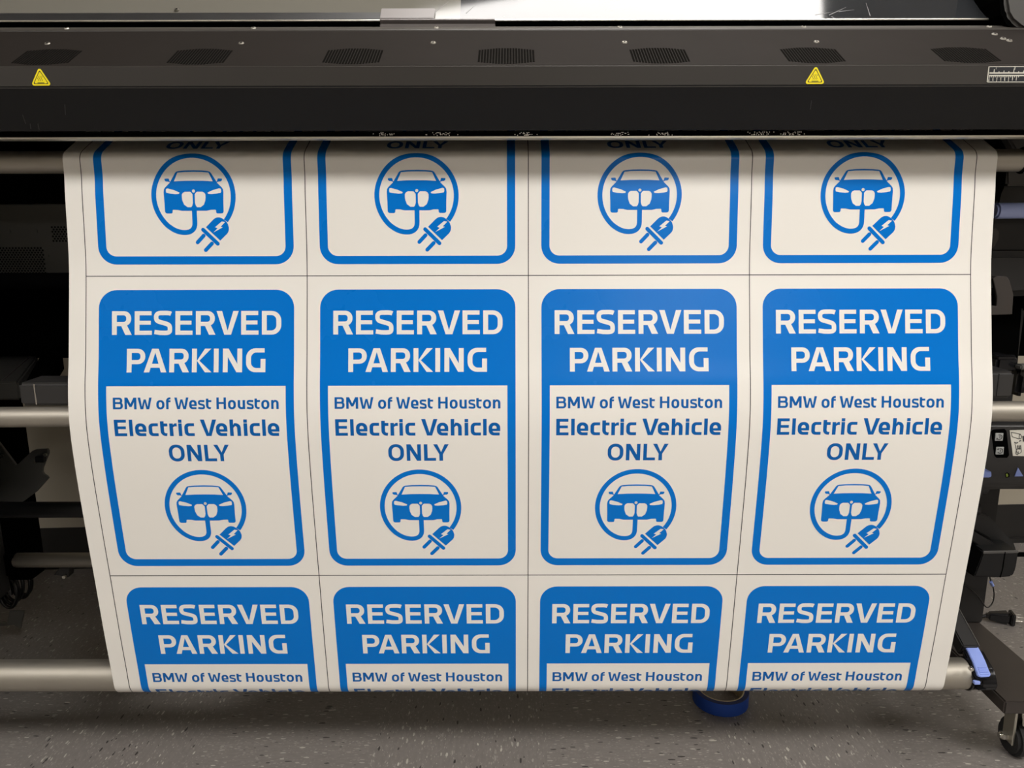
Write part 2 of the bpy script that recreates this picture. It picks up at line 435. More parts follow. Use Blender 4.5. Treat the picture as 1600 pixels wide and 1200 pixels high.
def bez(p0, p1, p2, p3, n=10):
    return [tuple((1 - t) ** 3 * p0[c] + 3 * (1 - t) ** 2 * t * p1[c] + 3 * (1 - t) * t * t * p2[c] + t ** 3 * p3[c] for c in (0, 1)) for t in [i / n for i in range(n + 1)]]
def glyph(ch, w, H, v, h):
    """filled polygons of one letter in a box w wide; H cap height, v / h stem and bar thickness"""
    X = 0.77 * H if ch in 'oestunlcrihf' else H         # x-height
    def bowl(y0, y1, r, x1=None):
        x1 = w if x1 is None else x1
        ri = max(r - v * .9, 0.03 * H)
        return (rrect(0, y0, x1, y1, 0, r, r, 0), [rrect(v, y0 + h, x1 - v, y1 - h, 0, ri, ri, 0)])
    def ring(x0, y0, x1, y1, r, k=1.0):
        ri = max(r - v * .8, .04 * H)
        return (rrect(x0, y0, x1, y1, r, r, r, r, k), [rrect(x0 + v, y0 + h, x1 - v, y1 - h, ri, ri, ri, ri, k)])
    def cee(y1, r, xt, xb):
        ri = max(r - v * .8, .04 * H)
        o = [(xb, 0)] + arcp(r, r * 1.0, r, r, 270, 180) + arcp(r, y1 - r, r, r, 180, 90) + [(xt, y1)]
        i = [(xt, y1 - h)] + arcp(v + ri, y1 - h - ri, ri, ri, 90, 180) + arcp(v + ri, h + ri, ri, ri, 180, 270) + [(xb, h)]
        return (o + i, [])
    if ch == 'E': return [rct(0, 0, v, H), rct(0, 0, w, h), rct(0, H - h, w * .98, H), rct(0, .43 * H, w * .94, .43 * H + h * .95)]
    if ch == 'L': return [rct(0, 0, v, H), rct(0, 0, w, h)]
    if ch in 'Il': return [rct(0, 0, w, H)]
    if ch == 'i': return [rct(0, 0, w, X), rct(0, H - .19 * H, w, H)]
    if ch == 'H': return [rct(0, 0, v, H), rct(w - v, 0, w, H), rct(0, .44 * H, w, .44 * H + h)]
    if ch == 'D': return [bowl(0, H, .40 * H)]
    if ch == 'P': return [rct(0, 0, v, H), bowl(.35 * H, H, .31 * H)]
    if ch == 'R': return [rct(0, 0, v, H), bowl(.37 * H, H, .30 * H, w * .97), ([(.44 * w, .42 * H), (w - v * 1.32, 0), (w, 0), (.44 * w + v * 1.25, .42 * H)], [])]
    if ch == 'B': return [bowl(.45 * H, H, .26 * H, w * .95), bowl(0, .45 * H + h, .28 * H, w)]
    if ch == 'O': return [ring(0, -.01 * H, w, 1.01 * H, .46 * w)]
    if ch == 'o': return [ring(0, -.015 * H, w, X + .01 * H, .47 * w)]
    if ch == 'c': return [cee(X + .01 * H, .44 * w if w < X else .40 * X, w, w)]
    if ch == 'G': return [cee(H * 1.01, .40 * H, w * .955, w), rct(w - v, 0, w, .56 * H)]
    if ch == 'e':
        r = .45 * w; ri = max(r - v * .8, .04 * H)
        return [cee(X + .01 * H, r, w * .52, w * .95), rct(v * .5, .345 * X, w, .345 * X + h * .82),
                ([(w * .5, X + .01 * H)] + arcp(w - r, X + .01 * H - r, r, r, 90, 0) + [(w, .345 * X), (w - v, .345 * X + h * .5)] + arcp(w - v - ri, X + .01 * H - h - ri, ri, ri, 0, 90) + [(w * .5, X + .01 * H - h)], [])]
    if ch in 'Ss':
        T = X + .012 * H; t = (v + h) / 2 * (0.98 if ch == 'S' else .9); q = t / 2
        if ch == 'S':
            p = [(w * .94, T - q - .035 * H)] + bez((w * .86, T - q - .01 * H), (w * .70, T - q * .9), (w * .58, T - q), (w * .46, T - q), 6)[0:]
        else:
            p = [(w * .93, T - q - .015 * H), (w * .5, T - q)]
        p += bez((w * .40, T - q), (q + w * .06, T - q), (q, T * .92 - q), (q, T * .745), 9)
        p += bez((q, T * .745), (q, T * .56), (w * .22, T * .56), (w * .5, T * .50), 8)[1:]
        p += bez((w * .5, T * .50), (w * .80, T * .435), (w - q, T * .42), (w - q, T * .26), 8)[1:]
        p += bez((w - q, T * .26), (w - q, q + T * .05), (w - w * .10, q - .012 * H), (w * .58, q - .012 * H), 9)[1:]
        p += [(w * .35, q - .008 * H), (w * .03, q + .03 * H)]
        return [stroke(p, t)]
    if ch == 'V':
        d = v * 1.12
        return [([(0, H), (d, H), (w / 2, .17 * H), (w - d, H), (w, H), (w / 2 + d * .62, 0), (w / 2 - d * .62, 0)], [])]
    if ch == 'A':
        d = v * 1.12
        return [([(0, 0), (d, 0), (w / 2, .84 * H), (w - d, 0), (w, 0), (w / 2 + d * .6, H), (w / 2 - d * .6, H)], []), rct(w * .22, .20 * H, w * .78, .20 * H + h * .95)]
    if ch == 'W':
        d = v * 1.05; a = w * .285; b_ = w * .715
        return [([(0, H), (d, H), (a + d * .04, .22 * H), (w / 2 - d * .42, .84 * H), (w / 2 + d * .42, .84 * H), (b_ - d * .04, .22 * H), (w - d, H), (w, H), (b_ + d * .55, 0), (b_ - d * .55, 0), (w / 2, .60 * H), (a + d * .55, 0), (a - d * .55, 0)], [])]
    if ch == 'M':
        return [rct(0, 0, v, H), rct(w - v, 0, w, H), ([(0, H), (v * 1.2, H), (w / 2, .46 * H), (w - v * 1.2, H), (w, H), (w / 2 + v * .45, .20 * H), (w / 2 - v * .45, .20 * H)], [])]
    if ch == 'N':
        return [rct(0, 0, v, H), rct(w - v, 0, w, H), ([(0, H), (v * 1.15, H), (w, 0), (w - v * 1.15, 0)], [])]
    if ch == 'K':
        return [rct(0, 0, v, H), ([(v, .49 * H), (w - v * 1.38, H), (w - .02 * H, H), (v * 1.2 + .06 * H, .49 * H), (w, 0), (w - v * 1.36, 0)], [])]
    if ch == 'Y':
        d = v * 1.15
        return [([(0, H), (d, H), (w / 2, .53 * H), (w - d, H), (w, H), (w / 2 + v / 2, .40 * H), (w / 2 + v / 2, 0), (w / 2 - v / 2, 0), (w / 2 - v / 2, .40 * H)], [])]
    if ch in 'nh':
        r = .34 * w + .1 * X; ri = max(r - v * .85, .03 * H); T = X + .01 * H
        arch = [(0, T - h * .9 - .06 * H), (v, T - .11 * H), (w * .42, T)] + arcp(w - r, T - r, r, r, 90, 0) + [(w, 0), (w - v, 0)] + arcp(w - v - ri, T - h - ri, ri, ri, 0, 90) + [(w * .5, T - h), (v, T - h - .11 * H), (0, T - h - .11 * H)]
        return [rct(0, 0, v, X if ch == 'n' else H), (arch, [])]
    if ch == 'u':
        r = .34 * w + .1 * X; ri = max(r - v * .85, .03 * H)
        return [rct(w - v, 0, w, X), ([(0, X)] + arcp(r, r - .01 * H, r, r, 180, 270) + [(w * .7, -.01 * H), (w - v * .5, .05 * H), (w - v * .5, .05 * H + h)] + [(w * .55, h - .01 * H)] + arcp(v + ri, h + ri, ri, ri, 270, 180) + [(v, X)], [])]
    if ch == 't':
        r = .30 * H; ri = max(r - v * .9, .03 * H)
        return [rct(0, X - h, w, X), ([(0, .90 * H)] + arcp(r, r, r, r, 180, 270) + [(w * .86, 0), (w * .93, h)] + arcp(v + ri, h + ri, ri, ri, 270, 180) + [(v, .90 * H)], [])]
    if ch == 'f':
        r = .30 * H; ri = max(r - v * .9, .03 * H)
        return [rct(0, X - h, w, X - h * .05), ([(0, 0), (v, 0)] + arcp(v + ri, H * 1.01 - h - ri, ri, ri, 180, 90) + [(w, H * 1.01 - h), (w * .98, H * 1.02)] + arcp(r, H * 1.01 - r, r, r, 90, 180), [])]
    if ch == 'r':
        return [rct(0, 0, v, X), ([(v * .6, X - .30 * H), (v * 1.25, X - .20 * H), (w * .75, X - h), (w, X - h * 1.02), (w * .98, X + .012 * H), (w * .7, X), (v, X - .09 * H)], [])]
    return []
MMPX = 0.000154                                     # metres per pixel of the enlarged lettering study
def line_of(text, ext, s_top, capH, v, h, mi, scale=1.0, mid=800.0):
    out = []
    for ch, (a, b_) in zip(text, ext):
        w_ = (b_ - a) * MMPX * scale; x0 = (a - mid) * MMPX * scale
        for outer, holes in glyph(ch, w_, capH, v * capH, h * capH):
            f = lambda p: (x0 + p[0], s_top + capH - p[1])
            out.append(([f(p) for p in outer], [[f(p) for p in hh] for hh in holes], mi))
    return out
def header_letters():
    e1 = [(45, 222), (248, 402), (420, 583), (612, 765), (795, 970), (980, 1178), (1200, 1355), (1385, 1558)]
    e2 = [(180, 345), (333, 535), (560, 737), (762, 938), (957, 1000), (1038, 1210), (1245, 1418)]
    return line_of('RESERVED', e1, 0.0482, 0.0327, .205, .175, 0) + line_of('PARKING', e2, 0.1000, 0.0327, .205, .175, 0)
def body_letters():
    t1 = 'BMWofWestHouston'
    e1 = [(58, 147), (162, 268), (280, 405), (446, 518), (533, 573), (607, 733), (739, 806), (817, 879), (889, 937), (982, 1067), (1085, 1155), (1172, 1237), (1252, 1314), (1322, 1371), (1382, 1454), (1470, 1537)]
    t2 = 'ElectricVehicle'
    e2 = [(62, 172), (195, 226), (246, 347), (367, 452), (472, 536), (553, 620), (633, 664), (686, 774), (828, 973), (967, 1068), (1090, 1188), (1214, 1246), (1268, 1358), (1379, 1410), (1428, 1531)]
    e3 = [(520, 658), (682, 808), (835, 940), (918, 1055)]
    return line_of(t1, e1, 0.1672, 0.0160, .205, .165, 0) + line_of(t2, e2, 0.1977, 0.0232, .215, .175, 0, 1.005) + line_of('ONLY', e3, 0.2335, 0.0240, .205, .17, 0, 1.02, 790)

# the car-and-plug emblem, drawn in its own 1200-unit sketch about (562, 575)
def emblem():
    K = 0.0574 / 398.0
    out = []
    def add(outer, holes=()):
        f = lambda p: ((p[0] - 562) * K, 0.3280 + (p[1] - 575) * K)
        out.append(([f(p) for p in outer], [[f(p) for p in h] for h in holes], 0))
    ringp = [(560 + 376 * math.cos(R(a)), 575 + 376 * math.sin(R(a))) for a in range(38, -232, -5)]   # right side, over the top, down the left
    ringp += bez(ringp[-1], (365, 900), (415, 915), (462, 915), 8)[1:]
    ringp += bez((462, 915), (525, 915), (562, 885), (562, 825), 8)[1:]
    ringp += [(562, 690)]
    add(stroke(ringp, 46)[0])
    mir = lambda pts: [(1124 - x, y) for x, y in pts][::-1]
    half = [(562, 336), (480, 338), (425, 343), (405, 348), (392, 360), (335, 455), (296, 493), (283, 512), (279, 540), (283, 640), (284, 720), (290, 732), (302, 737), (346, 737), (355, 730), (357, 706), (364, 702), (405, 703), (425, 708), (445, 712), (562, 712)]
    outer = half + [(1124 - x, y) for x, y in half[1:-1]][::-1]
    shield = [(562, 350), (480, 351), (415, 357), (378, 438), (470, 433), (562, 432)]
    shield = shield + [(1124 - x, y) for x, y in shield[1:-1]][::-1]
    lampl = [(303, 508), (318, 503), (380, 520), (430, 543), (424, 555), (390, 557), (340, 552), (305, 545), (300, 530)]
    kid = [(478, 535), (530, 535), (545, 548), (552, 560), (552, 640), (545, 665), (534, 679), (500, 679), (468, 655), (453, 615), (450, 590), (450, 562), (460, 545)]
    add(outer, [shield, lampl, mir(lampl), kid, mir(kid)])
    disc = [(562 + 15 * math.cos(R(a)), 529 + 15 * math.sin(R(a))) for a in range(0, 360, 30)]
    add([(562 + 24 * math.cos(R(a)), 534 + 24 * math.sin(R(a))) for a in range(0, 360, 20)])
    out.append(([((p[0] - 562) * K, 0.3280 + (p[1] - 575) * K) for p in disc], [], 1))
    m_ = [(290, 413), (328, 411), (333, 418), (337, 436), (350, 446), (338, 446), (322, 440), (302, 439), (290, 428)]
    add(m_); add(mir(m_))
    # plug: body, flange, two prongs, and the lightning bolt left open
    bolt = [(818, 812), (850, 818), (806, 861), (826, 867), (733, 916), (775, 877), (752, 866)]
    body = [(665, 866)] + bez((735, 797), (765, 768), (800, 768), (828, 786), 6) + bez((845, 800), (862, 815), (870, 826), (874, 836), 4) + bez((884, 870), (884, 905), (872, 920), (860, 932), 5) + [(797, 992)]
    add(body, [bolt])
    def pill(a, b_, wd):
        d = Vector((b_[0] - a[0], b_[1] - a[1])).normalized(); ang = math.degrees(math.atan2(d.y, d.x)); r = wd / 2
        add([(b_[0] + r * math.cos(R(ang + q)), b_[1] + r * math.sin(R(ang + q))) for q in range(-90, 91, 18)] + [(a[0] + r * math.cos(R(ang + q)), a[1] + r * math.sin(R(ang + q))) for q in range(90, 271, 18)])
    pill((637, 889), (772, 1021), 36); pill((640, 945), (580, 1008), 36); pill((716, 1019), (655, 1081), 36)
    return out
def sign_field():
    hw, y0, y1 = 0.1344, 0.0190, 0.4205
    def rr(x0, a, x1, b_, rt, rb):
        p = []
        p += arcp(x0 + rt, a + rt, rt, rt, 180, 270, 10) if rt else [(x0, a)]
        p += arcp(x1 - rt, a + rt, rt, rt, 270, 360, 10) if rt else [(x1, a)]
        p += arcp(x1 - rb, b_ - rb, rb, rb, 0, 90, 10)
        p += arcp(x0 + rb, b_ - rb, rb, rb, 90, 180, 10)
        return p
    return [(rr(-hw, y0, hw, y1, 0.025, 0.025), [rr(-hw + 0.0112, 0.1515, hw - 0.0112, y1 - 0.0112, 0, 0.0135)], 0)]

def build_vinyl():
    t = thing('vinyl_banner', 'glossy white vinyl sheet printed with blue parking signs, hanging in a loop from the printer', 'banner', (X_SHEET, 1.06, 0.118))
    # the web itself: front and back faces 0.35 mm apart, closed at the edges
    n = len(PR); V, F, NR = [], [], []
    th = 0.00035
    for x in (-W_SHEET / 2, W_SHEET / 2):
        for k in (0, 1):
            for (p, nn) in zip(PR, PN):
                V.append((x + X_SHEET, p[0] - nn[0] * th * k, p[1] + CAMZ - nn[1] * th * k))
    def vid(side, k, i): return (side * 2 + k) * n + i
    for i in range(n - 1):
        F.append((vid(0, 0, i), vid(0, 0, i + 1), vid(1, 0, i + 1), vid(1, 0, i)))
        F.append((vid(0, 1, i), vid(1, 1, i), vid(1, 1, i + 1), vid(0, 1, i + 1)))
        F.append((vid(0, 0, i), vid(0, 1, i), vid(0, 1, i + 1), vid(0, 0, i + 1)))
        F.append((vid(1, 0, i), vid(1, 0, i + 1), vid(1, 1, i + 1), vid(1, 1, i)))
    F.append((vid(0, 0, 0), vid(1, 0, 0), vid(1, 1, 0), vid(0, 1, 0)))
    F.append((vid(0, 0, n - 1), vid(0, 1, n - 1), vid(1, 1, n - 1), vid(1, 0, n - 1)))
    me = bpy.data.meshes.new('web'); me.from_pydata(V, [], F); me.materials.append(M['vinyl']); me.update()
    bm = bmesh.new(); bm.from_mesh(me); bpy.data.meshes.remove(me)
    obj('web', bm, 'vinyl', t, smooth=30)
    # cut lines around every sign
    lw = 0.0011; polys = []
    for k in range(5):
        x = X_ART + (k - 2) * CELL_W
        polys.append(([(x - lw / 2, -2), (x + lw / 2, -2), (x + lw / 2, 2), (x - lw / 2, 2)], [], 0))
    for r in range(-1, 3):
        s = r * CELL_H
        polys.append(([(X_ART - 2 * CELL_W, s - lw / 2), (X_ART + 2 * CELL_W, s - lw / 2), (X_ART + 2 * CELL_W, s + lw / 2), (X_ART - 2 * CELL_W, s + lw / 2)], [], 0))
    me = on_sheet('cut_lines', polys, S0, 0.00012, ['line'], t)
    o = put('cut_lines', me, t); o.location = (-X_SHEET, -1.06, -0.118)
    ART = {'f': sign_field(), 'h': header_letters(), 'b': body_letters(), 'e': emblem()}
    for r in (-1, 0, 1):
        so = S0 + r * CELL_H
        mf = on_sheet('blue_sign_field', ART['f'], so, 0.00018, ['blue'], t)
        mh = on_sheet('white_heading_letters', ART['h'], so, 0.0003, ['white'], t) if r >= 0 else None
        mb = on_sheet('blue_letters', ART['b'], so, 0.00018, ['ink'], t)
        mem = on_sheet('car_and_plug_emblem', ART['e'], so, 0.00024, ['ink' if False else 'blue', 'paper'], t) if r <= 0 else None
        for c in range(4):
            x = X_ART + (c - 1.5) * CELL_W
            sign = put('printed_sign', mf, t); sign.location = (x - X_SHEET, -1.06, -0.118)
            if mh: put('heading_lettering', mh, sign)
            put('body_lettering', mb, sign)
            if mem: put('car_and_plug_emblem', mem, sign)
    return t
build_vinyl()

# ---------------------------------------------------------------- the printer
def Z(zr): return zr + CAMZ
XL, XR = -1.34, 1.30
def build_printer():
    t = thing('wide_format_printer', 'black wide format printer on its stand, vented cover above the hanging vinyl sheet', 'printer', (0.0, 1.25, 0.79))
    # folded front cover: lip underside, face, chamfer, vented slope
    pts = {p: rz(p, y) for p, y in ((204.5, 1.020), (135, 0.986), (102, 0.986), (47.5, 1.097))}
    zf, zm, zt, zb = pts[204.5], pts[135], pts[102], pts[47.5]
    bm = bmesh.new()
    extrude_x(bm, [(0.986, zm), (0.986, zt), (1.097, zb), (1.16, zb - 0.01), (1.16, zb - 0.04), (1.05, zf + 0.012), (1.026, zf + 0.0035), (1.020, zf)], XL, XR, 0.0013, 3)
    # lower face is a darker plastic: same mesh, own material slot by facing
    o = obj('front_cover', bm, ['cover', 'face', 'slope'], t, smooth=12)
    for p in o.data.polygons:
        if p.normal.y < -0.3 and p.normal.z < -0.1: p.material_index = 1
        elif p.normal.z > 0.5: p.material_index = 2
    # perforated air strip under the face and the bright metal lip
    zl = rz(214.5, 1.032)
    bm = bmesh.new(); extrude_x(bm, [(1.0212, zf - 0.0002), (1.030, zl + 0.0012), (1.040, zl + 0.0012), (1.040, zf - 0.0002)], XL, XR, 0.0004, 1); obj('air_strip', bm, 'deep', t)
    bm = bmesh.new()
    for cxp in (800 + 20, 970, 1040, 1190, 1240, 605, 690):
        for k in range(26):
            px = cxp + random.gauss(0, 9); row = random.choice((0.25, 0.45, 0.65, 0.8))
            yy = 1.0212 + (1.030 - 1.0212) * row - 0.0002; zz = (zf - 0.0002) + (zl + 0.0012 - zf + 0.0002) * row - 0.0002
            x = rx(px, 209, yy)
            cyl(bm, (x, yy, zz), (x, yy + 0.0006, zz + 0.0003), 0.0006, n=6)
    o = obj('perforation', bm, 'lip', t); o['kind'] = 'stuff'
    bm = bmesh.new(); extrude_x(bm, [(1.0295, zl + 0.0010), (1.0295, zl - 0.0013), (1.055, zl - 0.0013), (1.055, zl + 0.0010)], XL, XR, 0.0006, 2); obj('output_lip', bm, 'lip', t, smooth=35)
    # highlight bead along the chamfer edge
    # vent grilles: seven fields of slots in the slope
    ux = Vector((1, 0, 0)); d = Vector((0, 1.097 - 0.986, zb - zt)); L = d.length; d.normalize(); nn = Vector((0, -d.z, d.y))
    def slope(x, a, lift=0.0): return Vector((x, 0.986, zt)) + d * a + nn * lift
    a0, a1 = 0.005, 0.059
    for k in range(-3, 4):
        xc = -0.0062 + k * 0.1893
        bm = bmesh.new(); N = 20
        for i in range(N):
            f = (i + 0.5) / N * 2 - 1; xx = xc + f * 0.0352
            cut = 0.0065 * max(0.0, abs(f) * 1.45 - 0.45)
            lo, hi = a0 + cut, a1 - cut
            P4 = [slope(xx - 0.00125, lo, .00025), slope(xx + 0.00125, lo, .00025), slope(xx + 0.00125, hi, .00025), slope(xx - 0.00125, hi, .00025)]
            prism(bm, P4, -nn * 0.0012)
        obj('vent_grille', bm, 'slot', t)
    def screw(p, n_, r=0.0042):
        bm = bmesh.new(); p = Vector(p); n_ = Vector(n_).normalized()
        cyl(bm, p - n_ * 0.0006, p + n_ * 0.0012, r, r * 0.75, n=20)
        cyl(bm, p + n_ * 0.0012, p + n_ * 0.0014, r * 0.38, n=6, mat=1)
        obj('screw', bm, ['screwm', 'deep'], t, smooth=40)
    sa = 0.0800
    for px in (75, 378, 678, 977, 1277):
        p = slope(0, sa); screw(slope(rx(px, 66, p.y), sa, .0), nn, 0.0040)
    # rear rail of the slope with its own screws
    zr_ = zb + 0.0015
    bm = bmesh.new(); extrude_x(bm, [(1.0985, zr_), (1.115, zr_ + 0.0075), (1.13, zr_ + 0.0065), (1.13, zr_ - 0.02), (1.0985, zr_ - 0.02)], XL, 0.768, 0.0005, 1); obj('rear_rail', bm, 'cover', t, smooth=35)
    rn = Vector((0, -0.0075, 0.0165))
    for px, py in ((105, 43.5), (397, 44), (683, 44), (970, 43), (1257, 41), (1547, 37)):
        screw((rx(px, 43.5, 1.108), 1.108, zr_ + 0.0044), rn, 0.0040)
    for px, a in ((1556, .1085), (1570, .091), (1580, .0835)):
        p = slope(0, a); screw(slope(rx(px, 50, p.y), a), nn, 0.0042)
    # dark gap between rail and lid
    bm = bmesh.new(); extrude_x(bm, [(1.128, zr_ + 0.004), (1.16, zr_ + 0.014), (1.16, zr_ - 0.02), (1.128, zr_ - 0.02)], XL, 0.80, 0); obj('lid_gap', bm, 'deep', t)
    for (pa, pb) in ((60, 110), (130, 235), (255, 400), (500, 545), (552, 592), (780, 1000)):
        xa, xb = rx(pa, 37, 1.127), rx(pb, 37, 1.127)
        bm = bmesh.new(); box(bm, xa, xb, 1.1265, 1.1285, zr_ + 0.0075, zr_ + 0.0088, 0.0004, 1)
        obj('rail_strip', bm, 'housing', t)
    # lid: grey panel, smoked pane, frame edge, dark seal, handle
    y0 = 1.1315; z0 = rz(33.2, y0)
    e = Vector((0, math.cos(R(47)), math.sin(R(47)))); en = Vector((0, -e.z, e.y))
    def lid(x, a, lift=0.0): return Vector((x, y0, z0)) + e * a + en * lift
    def slab(bm, x0, x1, a, b_, l0, l1, r=0.0, seg=2): return prism(bm, [lid(x0, a, l0), lid(x1, a, l0), lid(x1, b_, l0), lid(x0, b_, l0)], en * (l1 - l0), r, seg)
    xj = rx(720, 20, 1.14); xe = rx(1563, 20, 1.14)
    bm = bmesh.new(); slab(bm, XL, xj, 0.003, 0.30, -0.006, 0.0); lp = obj('lid_panel', bm, 'lid', t)
    bm = bmesh.new(); slab(bm, xj, xe - 0.002, 0.003, 0.30, -0.006, 0.0); wp = obj('window_pane', bm, 'pane', t)
    # scratches in the acrylic, part of its surface
    for (a, b_) in (((0.335, .013), (0.355, .019)), ((0.350, .012), (0.372, .030)), ((0.362, .020), (0.380, .024)), ((0.352, .009), (0.356, .004)), ((0.395, .010), (0.396, .04)), ((-.085, .02), (-.070, .045)), ((-.050, .018), (-.041, .035))):
        bm = bmesh.new(); pa, pb = lid(a[0] * 1.25, a[1], .0001), lid(b_[0] * 1.25, b_[1], .0001)
        dd = (pb - pa).normalized().cross(en) * 0.0005
        prism(bm, [pa - dd, pa + dd, pb + dd * .3, pb - dd * .3], en * 0.00008)
        obj('scratch', bm, 'housing', wp)
    bm = bmesh.new(); slab(bm, XL, xe, 0.0003, 0.0028, -0.0005, 0.0014, 0.0005, 2); obj('lid_edge', bm, 'lip', t, smooth=35)
    bm = bmesh.new(); slab(bm, XL, xe, 0.0004, 0.0029, -0.008, -0.0006); obj('lid_underframe', bm, 'deep', t)
    bm = bmesh.new(); slab(bm, xe - 0.019, xe, 0.0029, 0.30, 0.0, 0.0015, 0.0005, 1); obj('lid_frame', bm, 'clip', t)
    bm = bmesh.new(); slab(bm, XL, rx(597, 25, 1.14), 0.0030, 0.0190, 0.0001, 0.0012, 0.0003, 1); obj('lid_seal', bm, 'black', t)
    hx0, hx1, hx2 = rx(595, 30, 1.13), rx(680, 30, 1.13), rx(775, 35, 1.13)
    hb = bmesh.new()
    slab(hb, hx0, hx1, 0.0, 0.0235, 0.002, 0.0045, 0.0009, 2)
    slab(hb, hx0, hx2, -0.0035, 0.0000, -0.004, 0.0045, 0.0008, 2)
    prism(hb, [(hx0, 1.1265, zr_ + 0.0075), (hx2, 1.1265, zr_ + 0.0075), (hx2, 1.1265, zr_ + 0.0137), (hx0, 1.1265, zr_ + 0.0137)], (0, 0.006, 0.001), 0.001, 2)
    obj('lid_handle', hb, 'clip', t, smooth=35)
    bm = bmesh.new(); p = lid(rx(278, 14, 1.15), 0.0262, 0.0); cyl(bm, p, p + en * 0.0022, 0.0036, 0.003, n=20, b=0.0004); cyl(bm, p + en * 0.0022, p + en * 0.0025, 0.0012, n=8, mat=1); obj('screw', bm, ['screwm', 'deep'], t, smooth=40)
    # body behind the lid
    top = lid(0, 0.30)
    bm = bmesh.new(); extrude_x(bm, [(1.165, zb - 0.012), (1.165, zb + 0.01), (top.y + 0.015, top.z - 0.01), (top.y + 0.02, top.z), (1.62, top.z), (1.62, Z(0.15)), (1.33, Z(0.15)), (1.20, Z(0.21)), (1.165, Z(0.21))], XL, XR, 0); obj('body', bm, 'char', t)
    # right end housing with a rounded lower corner
    bm = bmesh.new()
    q = [at(px, py, 1.10) for px, py in ((1572, -60), (1572, 0), (1575, 22), (1582, 34), (1594, 44), (1612, 54), (1700, 58), (1700, -60))]
    q = [(p.x, 1.10, p.z) for p in q]
    prism(bm, q, (0, 0.5, 0), 0.004, 2); obj('end_housing', bm, 'housing', t, smooth=35)
    bm = bmesh.new()
    q = [at(px, py, 1.104) for px, py in ((1563, -60), (1563, 0), (1566, 24), (1574, 40), (1596, 52), (1640, 80), (1710, 80), (1710, -60))]
    prism(bm, [(p.x, 1.1045, p.z) for p in q], (0, 0.4, 0)); obj('housing_seal', bm, 'deep', t)
    # warning stickers on the chamfer
    c = Vector((0, 0.0, zt - zm)); CL = c.length; c.normalize(); cn = Vector((0, -c.z, c.y))
    def cham(x, a, lift): return Vector((x, 0.986, zm)) + c * a + cn * lift
    def tri(x, s_, r_, lift):
        pts = []
        for k, ang in ((0, 210), (1, 330), (2, 90)):
            cx_, cy_ = s_ * math.cos(R(ang)), s_ * math.sin(R(ang))
            for q in range(-60, 61, 20): pts.append((cx_ + r_ * math.cos(R(ang + q)), cy_ + r_ * math.sin(R(ang + q))))
        return [cham(x + a * 1.1, CL * 0.38 + b_ * 1.08, lift) for a, b_ in pts]
    for px, lab in ((64, 'left'), (1275, 'right')):
        x = rx(px, 117, 0.986)
        bm = bmesh.new(); prism(bm, tri(x, 0.0090, 0.0021, 0.0), cn * 0.0004)
        s = obj('warning_sticker', bm, 'yellow', t)
        bm = bmesh.new()
        outer, inner = tri(x, 0.0079, 0.0011, .00045), tri(x, 0.0068, 0.0009, .00045)
        for i in range(len(outer)):
            j = (i + 1) % len(outer)
            bm.faces.new([bm.verts.new(v) for v in (outer[i], outer[j], inner[j], inner[i])])
        for kx in (-0.0022, 0.0, 0.0022):
            pth = [(kx - .0006 + 0.0009 * math.sin(q * 1.9), 0.0035 - q * 0.0012) for q in range(6)]
            for (ax, ay), (bx_, by_) in zip(pth, pth[1:]):
                bm.faces.new([bm.verts.new(cham(x + vx, CL * 0.40 + vy, .00045)) for vx, vy in ((ax - .0003, ay), (ax + .0003, ay), (bx_ + .0003, by_), (bx_ - .0003, by_))])
        bm.faces.new([bm.verts.new(cham(x + vx, CL * 0.40 + vy, .00045)) for vx, vy in ((-.0042, -.0049), (.0042, -.0049), (.0042, -.0041), (-.0042, -.0041))])
        obj('heat_symbol', bm, 'sdark', s)
    # ruler sticker at the right
    x0 = rx(1542.5, 118, 0.986)
    bm = bmesh.new()
    prism(bm, [cham(x0 + .001, CL * .14, 0), cham(x0 + .09, CL * .14, 0), cham(x0 + .09, CL * .90, 0), cham(x0 + .001, CL * .90, 0)], cn * .0003)
    rs = obj('ruler_sticker', bm, 'lblack', t)
    bm = bmesh.new()
    def quad(xa, xb, a, b_): bm.faces.new([bm.verts.new(cham(x0 + q, CL * f, .0004)) for q, f in ((xa, a), (xb, a), (xb, b_), (xa, b_))])
    quad(.001, .09, .14, .175); quad(.001, .09, .865, .90); quad(.001, .0022, .14, .90)
    quad(.003, .09, .555, .62); quad(.003, .09, .435, .49)
    for i in range(10):
        xx = .008 + i * .00595
        quad(xx, xx + .0009, .62, .76 if i % 4 == 0 else (.70 if i % 2 == 0 else .665))
    for i in range(16):
        xx = .003 + i * .00236
        quad(xx, xx + .0008, .22 if i % 2 == 0 else .38, .435)
    def seg(xa, ya, digit, sx, sy):
        S = {'a': (0, 2, 1, 2), 'b': (1, 1, 1, 2), 'c': (1, 0, 1, 1), 'd': (0, 0, 1, 0), 'e': (0, 0, 0, 1), 'f': (0, 1, 0, 2), 'g': (0, 1, 1, 1)}
        on = {'1': 'bc', '2': 'abged', '3': 'abgcd', '0': 'abcdef', '4': 'fgbc', '5': 'afgcd'}[digit]
        for k in on:
            a, b_, c_, d_ = S[k]; w_ = .00035
            if b_ == d_: quad(xa + a * sx, xa + c_ * sx, ya + b_ * sy - .012, ya + b_ * sy + .012)
            else: quad(xa + a * sx - w_ / 2, xa + a * sx + w_ / 2, ya + b_ * sy, ya + d_ * sy)
    seg(.0090, .755, '1', .0014, .05); seg(.0322, .755, '2', .0014, .05); seg(.056, .755, '3', .0014, .05)
    for i, dg in enumerate('012345'): seg(.0030 + i * .00472, .20, dg, .0009, .035)
    obj('ruler_marks', bm, 'lwhite', rs)
